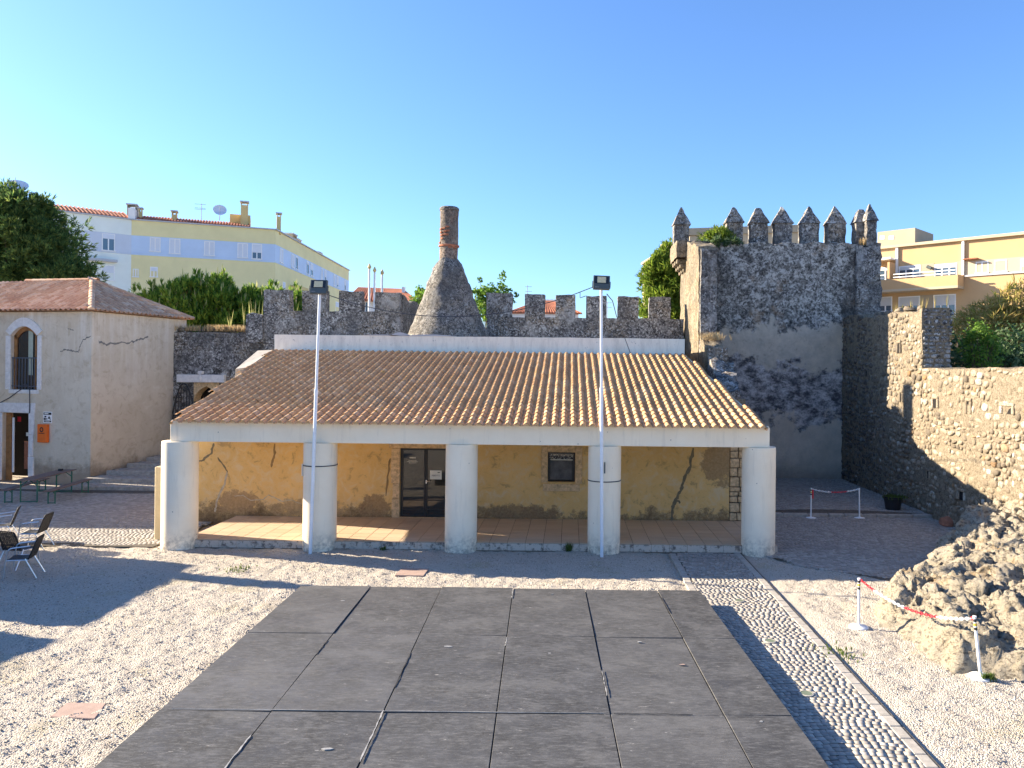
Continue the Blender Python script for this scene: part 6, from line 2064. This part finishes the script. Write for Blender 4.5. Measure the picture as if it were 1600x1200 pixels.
for (a, b, c, d, s) in ((232, 371, 249, 392, 1), (262.5, 373, 280, 395.5, 1), (317, 377, 333.5, 398.5, 1), (369, 380, 385.5, 402, 1), (391.5, 381, 407.5, 404, 0.58), (233, 417, 245, 432, 0.4), (206, 420, 215, 432, 0.0)):
    f2.window(a, b, c, d, s)
z1, z0 = 15.35, 14.1
for (px0, px1, s) in ((435, 440, 1), (453, 457.5, 1), (459.5, 463.5, 0.1), (477, 480.5, 0.2), (483, 487, 0.55), (499.5, 502.5, 1), (505, 508, 0.6), (519.5, 522, 1), (524, 527, 0.8), (536.5, 538.8, 0.5)):
    f3.window(0, 0, 0, 0, s, 1, u=(f3.u_at(px0), f3.u_at(px1), z0, z1))
for (px0, px1, za, zb) in ((440, 444, 11.0, 12.4), (481.5, 485.5, 11.0, 12.3), (523, 529, 10.9, 12.3)):
    f3.window(0, 0, 0, 0, 0.4, 1, u=(f3.u_at(px0), f3.u_at(px1), za, zb))
f3.slab(f3.u_at(451), f3.u_at(466), 10.6, 12.3, 0.02, 0.9).build('balcony', M['chimney_yellow'], ap)
f1.slab(f1.u_at(128), f1.u_at(180), 13.05, 13.25, 0.02, 0.5).build('awning', M['coping_grey'], ap)
# tiled roof strip behind the coping
def tiled_roof(th, corners, mat='red_tile', ribs=40, rib_r=0.09):
    a, b, c, d = [Vector(p) for p in corners]      # eave a->b, ridge d->c
    n = (b - a).cross(d - a).normalized()
    if n.z < 0: n = -n
    o = MB().hull8([p - n * 0.08 for p in (a, b, c, d)], [a, b, c, d]).build('roof', M[mat], th)
    mb = MB()
    for k in range(ribs):
        f = (k + 0.5) / ribs
        mb.tube([a.lerp(b, f) + n * 0.02, d.lerp(c, f) + n * 0.02], rib_r, 6)
    mb.build('tile_ribs', M[mat], o)
    return o
def offs(f, u, z, o): return f.P(u, z, o)
tiled_roof(ap, (offs(f1, 0, TOP + 0.12, -0.1), offs(f1, f1.L, TOP + 0.12, -0.1), offs(f1, f1.L, TOP + 0.95, -2.6), offs(f1, 0, TOP + 0.95, -2.6)), ribs=38)
tiled_roof(ap, (offs(f2, 0.3, TOP + 0.12, -0.1), offs(f2, 9.2, TOP + 0.12, -0.1), offs(f2, 9.2, TOP + 0.8, -2.6), offs(f2, 0.3, TOP + 0.8, -2.6)), ribs=38)
f2.slab(-0.25, 0.25, TOP + 0.1, TOP + 1.0, -2.6, 0.1).build('fire_wall', M['apt_white'], ap)
def chimney(f, px0, px1, ztop, o0, o1, mat, th=ap, cap=True):
    u0, u1 = f.u_at(px0), f.u_at(px1)
    c = f.slab(u0, u1, TOP - 0.2, ztop, o0, o1).build('chimney', M[mat], th)
    if cap:
        for (a, b) in ((u0, u0 + 0.08), (u1 - 0.08, u1)):
            f.slab(a, b, ztop + 0.002, ztop + 0.25, o0, o1).build('vent_leg', M[mat], c)
        f.slab(u0 - 0.08, u1 + 0.08, ztop + 0.252, ztop + 0.36, o0 - 0.08, o1 + 0.08).build('cap', M['coping_grey'], c)
chimney(f2, 192, 207, 18.0, -2.4, -1.2, 'apt_beige'); chimney(f2, 211, 216.5, 17.7, -1.5, -1.0, 'chimney_yellow')
chimney(f2, 263, 271, 17.7, -2.0, -1.2, 'chimney_yellow')
chimney(f2, 430, 437, 18.15, -1.6, -0.9, 'chimney_yellow')
f2.slab(f2.u_at(355), f2.u_at(388), TOP - 0.1, TOP + 1.5, -5.0, -2.0).build('roof_house', M['chimney_yellow'], ap)
chimney(f2, 373, 384.5, 19.0, -2.0, -1.2, 'chimney_yellow')
chimney(f3, 468, 474.5, 17.5, -1.6, -0.8, 'apt_beige'); chimney(f3, 477, 482.5, 17.3, -1.5, -0.9, 'apt_beige'); chimney(f3, 509, 514, 17.2, -1.5, -0.9, 'coping_grey')

def dish(label, c, r_, look, cat='satellite dish'):
    c = Vector(c)
    th = thing('satellite_dish', label, cat, tuple(c - Vector((0, 0, r_ * 1.3))), 0, 'satellite dishes on far roofs')
    lk = Vector(look).normalized()
    q = lk.to_track_quat('Z', 'Y').to_matrix().to_4x4()
    MM = Matrix.Translation(c) @ q
    mb = MB()
    V, Fs = [], []
    n = 28
    for (rr, zz_) in ((0.02, -0.22), (0.4, -0.18), (0.75, -0.08), (1.0, 0.03), (1.0, 0.0), (0.75, -0.11), (0.02, -0.25)):
        for k in range(n):
            a = 2 * math.pi * k / n
            V.append(MM @ Vector((rr * r_ * math.cos(a), rr * r_ * math.sin(a), zz_ * r_)))
    for i in range(6):
        for k in range(n):
            Fs.append((i * n + k, i * n + (k + 1) % n, (i + 1) * n + (k + 1) % n, (i + 1) * n + k))
    mb.add(V, Fs).build('reflector', M['shutter'], th, smooth=True)
    MB().tube([c - lk * 0.25 * r_, c - Vector((0, 0, r_ * 1.35)) - lk * 0.3], r_ * 0.07, 8).build('mast', M['coping_grey'], th)
    MB().tube([c - Vector((0, 0, r_ * 0.9)) , c + lk * r_ * 0.9], r_ * 0.03, 6).build('feed_arm', M['coping_grey'], th)
p = at(343.5, 328, 69.5); dish('grey satellite dish on the yellow block roof beside the antenna', tuple(p), 0.56, (0.35, -0.75, 0.45))
p = at(25.5, 290, 56); dish('large satellite dish peeking out over the big pine tree', tuple(p), 0.75, (0.3, -0.6, 0.75))
an = thing('tv_antenna', 'thin rooftop antenna on the yellow apartment block', 'antenna', tuple(at(315, 344, 69)))
b0, b1 = at(315, 345, 69), at(315, 318, 69)
MB().tube([b0, b1], 0.03, 6).build('mast', M['coping_grey'], an)
for (za, wd, dy) in ((319, 12, 0), (325, 13, 0.3), (327, 8, 0.6)):
    c = at(311, za, 69)
    MB().tube([c - Vector((0.35, 0.1, 0)), c + Vector((0.55, 0.1, -0.02))], 0.02, 5).build('element', M['coping_grey'], an)

# --- peach apartment block, right
ob = thing('apartment_block', 'peach apartment block with long balcony behind the right wall', 'building', (27, 58, 0))
E_, G_ = (20.5, 62.4), (33.0, 50.2)
OT = 14.15
g1 = Facade(ob, E_, G_)
ringo = [Vector((*p, 0)) for p in (E_, G_, (44, 60), (31, 74))]
MB().hull8([(p.x, p.y, -0.1) for p in ringo], [(p.x, p.y, OT - 0.2) for p in ringo]).build('wall', M['apt_peach'], ob)
g1.slab(-0.2, g1.L + 0.2, OT - 0.198, OT, -0.6, 0.25).build('coping', M['apt_cream'], ob)
ux = g1.u_at
zf = lambda px, py: g1.z_at(px, py)
# grey panels, windows and balcony of the top floor
for (a, b) in ((1437, 1458), (1493.5, 1500)):
    g1.slab(ux(a), ux(b), zf(1450, 441), zf(1450, 412), 0.001, 0.03).build('panel', M['apt_beige'], ob)
g1.slab(ux(1506), ux(1640), zf(1560, 426), zf(1560, 404), 0.001, 0.03).build('panel', M['apt_cream'], ob)
g1.slab(ux(1506), ux(1640), zf(1560, 429), zf(1560, 426.3), 0.001, 0.10).build('string_course', M['coping_grey'], ob)
for (a, b, c, d, s, n) in ((1361, 418, 1393, 440, 0.18, 3), (1403, 415, 1437, 440, 0.22, 3), (1458.5, 412, 1494, 440, 0.2, 3), (1523, 408.5, 1543, 426, 0.0, 2), (1552, 406, 1572, 424, 1.0, 1), (1593, 404, 1612, 424, 0.6, 1),
                           (1362, 464, 1393, 486, 0.62, 3), (1403, 463, 1436.5, 486, 0.62, 3), (1457.5, 460, 1492.5, 500, 0.40, 3)):
    g1.window(a, b, c, d, s, n, shutter='shutter_grey')
g1.slab(ux(1437), ux(1457), zf(1447, 495), zf(1447, 461), 0.001, 0.03).build('panel', M['apt_beige'], ob)
zb0, zb1 = zf(1430, 452.5), zf(1430, 437)
bal = g1.slab(ux(1352), ux(1505), zb0, zb1, 1.15, 1.30).build('balcony', M['apt_peach'], ob)
g1.slab(ux(1352), ux(1505), zb0 - 0.18, zb0 - 0.002, 0.02, 1.30).build('slab', M['apt_cream'], bal)
g1.slab(ux(1505) - 0.15, ux(1505), zb0 + 0.001, zb1 + 0.02, 0.02, 1.148).build('end_wall', M['apt_peach'], bal)
for dz in (0.10, 0.32):
    g1.slab(ux(1362), ux(1392), zb1 + dz, zb1 + dz + 0.07, 1.18, 1.26).build('rail', M['white_paint'], bal)
    g1.slab(ux(1405), ux(1500), zb1 + dz, zb1 + dz + 0.07, 1.18, 1.26).build('rail', M['white_paint'], bal)
for px in (1398, 1400.5): pass
g1.slab(ux(1395), ux(1398.5), zb1, zf(1397, 412), 0.03, 1.2).build('divider', M['apt_peach'], ob)
for px in (1400.5, 1503.5):
    g1.slab(ux(px) - 0.08, ux(px) + 0.08, zf(px, 430), OT - 0.2, 0.02, 0.16).build('downpipe', M['white_paint'], ob)
g1.slab(ux(1359), ux(1397), zf(1380, 408), zf(1380, 405), 0.02, 0.9).build('awning', M['apt_white'], ob)
g1.slab(ux(1505), ux(1528), zf(1516, 406), zf(1516, 404.6), 0.02, 0.5).build('awning_arm', M['brick_red'], ob)
cl = MB().tube([g1.P(ux(1449), zf(1449, 417), 0.25), g1.P(ux(1456), zf(1456, 420), 0.3)], 0.12, 8).build('lamp', M['lamp_grey'], ob)
# roof structures
def roofbox(px0, px1, py_top, o0, o1, mat, nm='roof_house'):
    return g1.slab(ux(px0), ux(px1), OT - 0.3, zf((px0 + px1) / 2, py_top) , o0, o1).build(nm, M[mat], ob)
rb = roofbox(1362, 1421, 357, -4.5, -0.8, 'apt_beige')
for (a, b) in ((1366, 1373), (1380, 1388)):
    g1.slab(ux(a), ux(b), zf(a, 372.5), zf(a, 366.5), -0.798, -0.78).build('vent', M['apt_white'], rb)
roofbox(1424, 1455, 374, -5, -2.0, 'apt_beige')
roofbox(1565, 1578, 366, -2.5, -1.6, 'apt_white', 'chimney'); roofbox(1579, 1588, 360, -2.5, -1.6, 'apt_white', 'chimney'); roofbox(1594, 1612, 358, -2.5, -1.6, 'apt_beige', 'chimney')

# --- cream block behind the tower, its left end in full sun
cbk = thing('cream_block', 'cream apartment block half hidden behind the castle tower', 'building', (11, 58, 0))
h1_, h2_, h3_ = (6.55, 71.0), (8.4, 55.5), (16.2, 53.6)
s1_, s2_ = Facade(cbk, h1_, h2_), Facade(cbk, h2_, h3_)
CT = 14.15
ringc = [Vector((*p, 0)) for p in (h1_, h2_, h3_, (19, 70))]
MB().hull8([(p.x, p.y, -0.1) for p in ringc], [(p.x, p.y, CT) for p in ringc]).build('wall', M['apt_cream'], cbk)
s1_.slab(-0.2, s1_.L + 0.2, CT + 0.002, CT + 0.18, -0.5, 0.15).build('coping', M['apt_beige'], cbk)
s2_.slab(-0.1, s2_.L, CT + 0.002, CT + 0.5, -0.5, 0.15).build('coping', M['apt_beige'], cbk)
for (px0, px1, za, zb) in ((1006, 1007.8, 11.2, 12.4), (1008.6, 1010.4, 11.2, 12.4), (1012.5, 1013.5, 11.5, 12.3), (1018, 1020, 11.2, 12.4), (1021, 1023, 11.2, 12.4), (1013, 1016, 8.4, 9.6)):
    s1_.window(0, 0, 0, 0, 0.0, 1, 'chimney_yellow', u=(s1_.u_at(px0), s1_.u_at(px1), za, zb))
bb_ = s1_.slab(0.4, s1_.u_at(1016.5), 7.4, 8.5, 0.9, 1.05).build('balcony', M['apt_cream'], cbk)
s1_.slab(0.4, s1_.u_at(1016.5), 7.2, 7.398, 0.02, 1.05).build('slab', M['apt_cream'], bb_)
s1_.slab(s1_.u_at(1021), s1_.u_at(1027.5), CT, CT + 1.1, -1.6, -0.5).build('chimney', M['apt_beige'], cbk)

# --- small houses with red roofs glimpsed through the crenels
rh = thing('red_roof_house', 'white house with red tiled roof glimpsed left of the chimney', 'house', (-11, 56, 0))
a0, a1 = at(546, 452, 56), at(652, 466, 56)
MB().box(a0.x, a1.x, 56.2, 62, -0.1, at(600, 469, 56).z).build('wall', M['apt_white'], rh)
ze, zr_ = at(600, 468, 55.8).z, at(600, 450.5, 59).z
tiled_roof(rh, ((a0.x - 0.2, 55.8, ze), (a1.x + 0.3, 55.8, ze - 0.25), (at(630, 452, 59).x, 59, zr_ - 0.1), (a0.x - 0.2, 59, zr_)), 'red_tile', 26, 0.08)
MB().box(at(628, 450, 58).x, at(632, 450, 58).x, 58, 58.4, ze, at(630, 448, 58).z).build('chimney', M['apt_white'], rh)
wf = Facade(rh, (a0.x, 56.2), (a1.x, 56.2)); wf.window(569, 471, 575, 487, 0.0, 1)
for k, (pa, pb, pt, Yd, lab) in enumerate(((798, 904, 471, 62, 'low house with orange tiled roof glimpsed between right merlons'),)):
    hh = thing('red_roof_house', lab, 'house', (at(850, 480, Yd).x, Yd, 0))
    x0, x1 = at(pa, 490, Yd).x, at(pb, 492, Yd).x
    zev, zrd = at(850, 489, Yd).z, at(850, pt, Yd + 2.5).z
    MB().box(x0, x1, Yd + 0.2, Yd + 5, -0.1, zev - 0.02).build('wall', M['apt_white'], hh)
    xm_ = (x0 + x1) / 2
    tiled_roof(hh, ((x0 - 0.3, Yd, zev), (x1 + 0.3, Yd, zev), (xm_ + 0.6, Yd + 2.6, zrd), (xm_ - 0.6, Yd + 2.6, zrd)), 'red_tile', 28, 0.07)
fh = thing('far_block', 'small pale flat roofed block above the orange roof between merlons', 'building', (at(860, 480, 75).x, 75, 0))
MB().box(at(852, 480, 75).x, at(880, 480, 75).x, 75, 80, -0.1, at(866, 468, 75).z).build('wall', M['apt_white'], fh)
ff = Facade(fh, (at(852, 480, 75).x, 75), (at(880, 480, 75).x, 75)); ff.window(858, 471, 868, 475, 0, 2)
# three white posts with lantern heads
for k, (px, pt) in enumerate(((577.3, 421), (585.4, 426), (597.2, 430))):
    Yp = 40.0
    p0, p1 = at(px, 490, Yp), at(px, pt, Yp)
    th = thing('lantern_post', ('leftmost', 'middle', 'rightmost')[k] + ' of three white posts with lantern heads behind the battlement', 'lamp post', (p0.x, Yp, 0), 0, 'white lantern posts')
    MB().tube([(p0.x, Yp, 0), (p1.x, Yp, p1.z)], 0.055, 10).build('post', M['white_paint'], th, smooth=True)
    MB().lathe([(0.03, 0.0), (0.10, 0.10), (0.085, 0.16), (0.02, 0.30)], (p1.x, Yp, p1.z), 8).build('lantern', M['chimney_yellow'], th)
for k, (px, pt, Yp, lab) in enumerate(((824, 446, 60, 'thin antenna mast beyond the second right merlon'), (949, 471, 60, 'thin antenna mast beyond the fourth right merlon'))):
    p0, p1 = at(px, 500, Yp), at(px, pt, Yp)
    th = thing('tv_antenna', lab, 'antenna', (p0.x, Yp, 0), 0, 'thin roof antennas')
    MB().tube([(p0.x, Yp, 0), (p1.x, Yp, p1.z)], 0.025, 5).build('mast', M['coping_grey'], th)
    for dz in (0.1, 0.45):
        MB().tube([(p1.x - 0.15, Yp, p1.z - dz), (p1.x + 0.35, Yp, p1.z - dz)], 0.018, 5).build('element', M['coping_grey'], th)

# ------------------------------------------------------------------ unseen masses left of the view, added to shade the yard
kw = thing('shade_wall', 'unseen crenellated wall left of the yard, shaped to cast the gravel shadow', 'wall', (-17.4, 16, 0))
rough_solid('wall', M['lichen_stone'], rect(-17.9, -17.1, 2.0, 20.45), -0.05, 2.55, kw, 0.4, 0.03, 1.5, 0.01, 6, 91)
for k, (y0, y1, z1) in enumerate(((16.1, 20.4, 3.62), (11.0, 15.45, 3.62), (6.0, 10.4, 3.62))):
    rough_solid('merlon', M['lichen_stone'], rect(-17.85, -17.15, y0, y1), 2.5, z1, kw, 0.3, 0.03, 1.5, 0.01, 6, 92 + k)
rough_solid('shadow_spike', M['lichen_stone'], [(-17.7, 19.35), (-17.3, 19.35), (-17.3, 19.75), (-17.7, 19.75)], 3.6, 5.05, kw, 0.2, 0.02, 2, 0.01, 6, 97)  # spike added to cast the thin shadow line on the gravel
kh = thing('shade_house', 'unseen plain house block added left of the yard to shade it', 'house', (-28, 29, 0))  # unseen block, added to shade the ground round the table
MB().box(-33, -24.6, 26.75, 31.2, -0.05, 7.3).build('wall', M['house_render'], kh)
tiled_roof(kh, ((-33.2, 26.6, 7.32), (-24.4, 26.6, 7.32), (-26, 29, 7.8), (-33.2, 29, 7.8)), 'pink_tile', 24, 0.07)
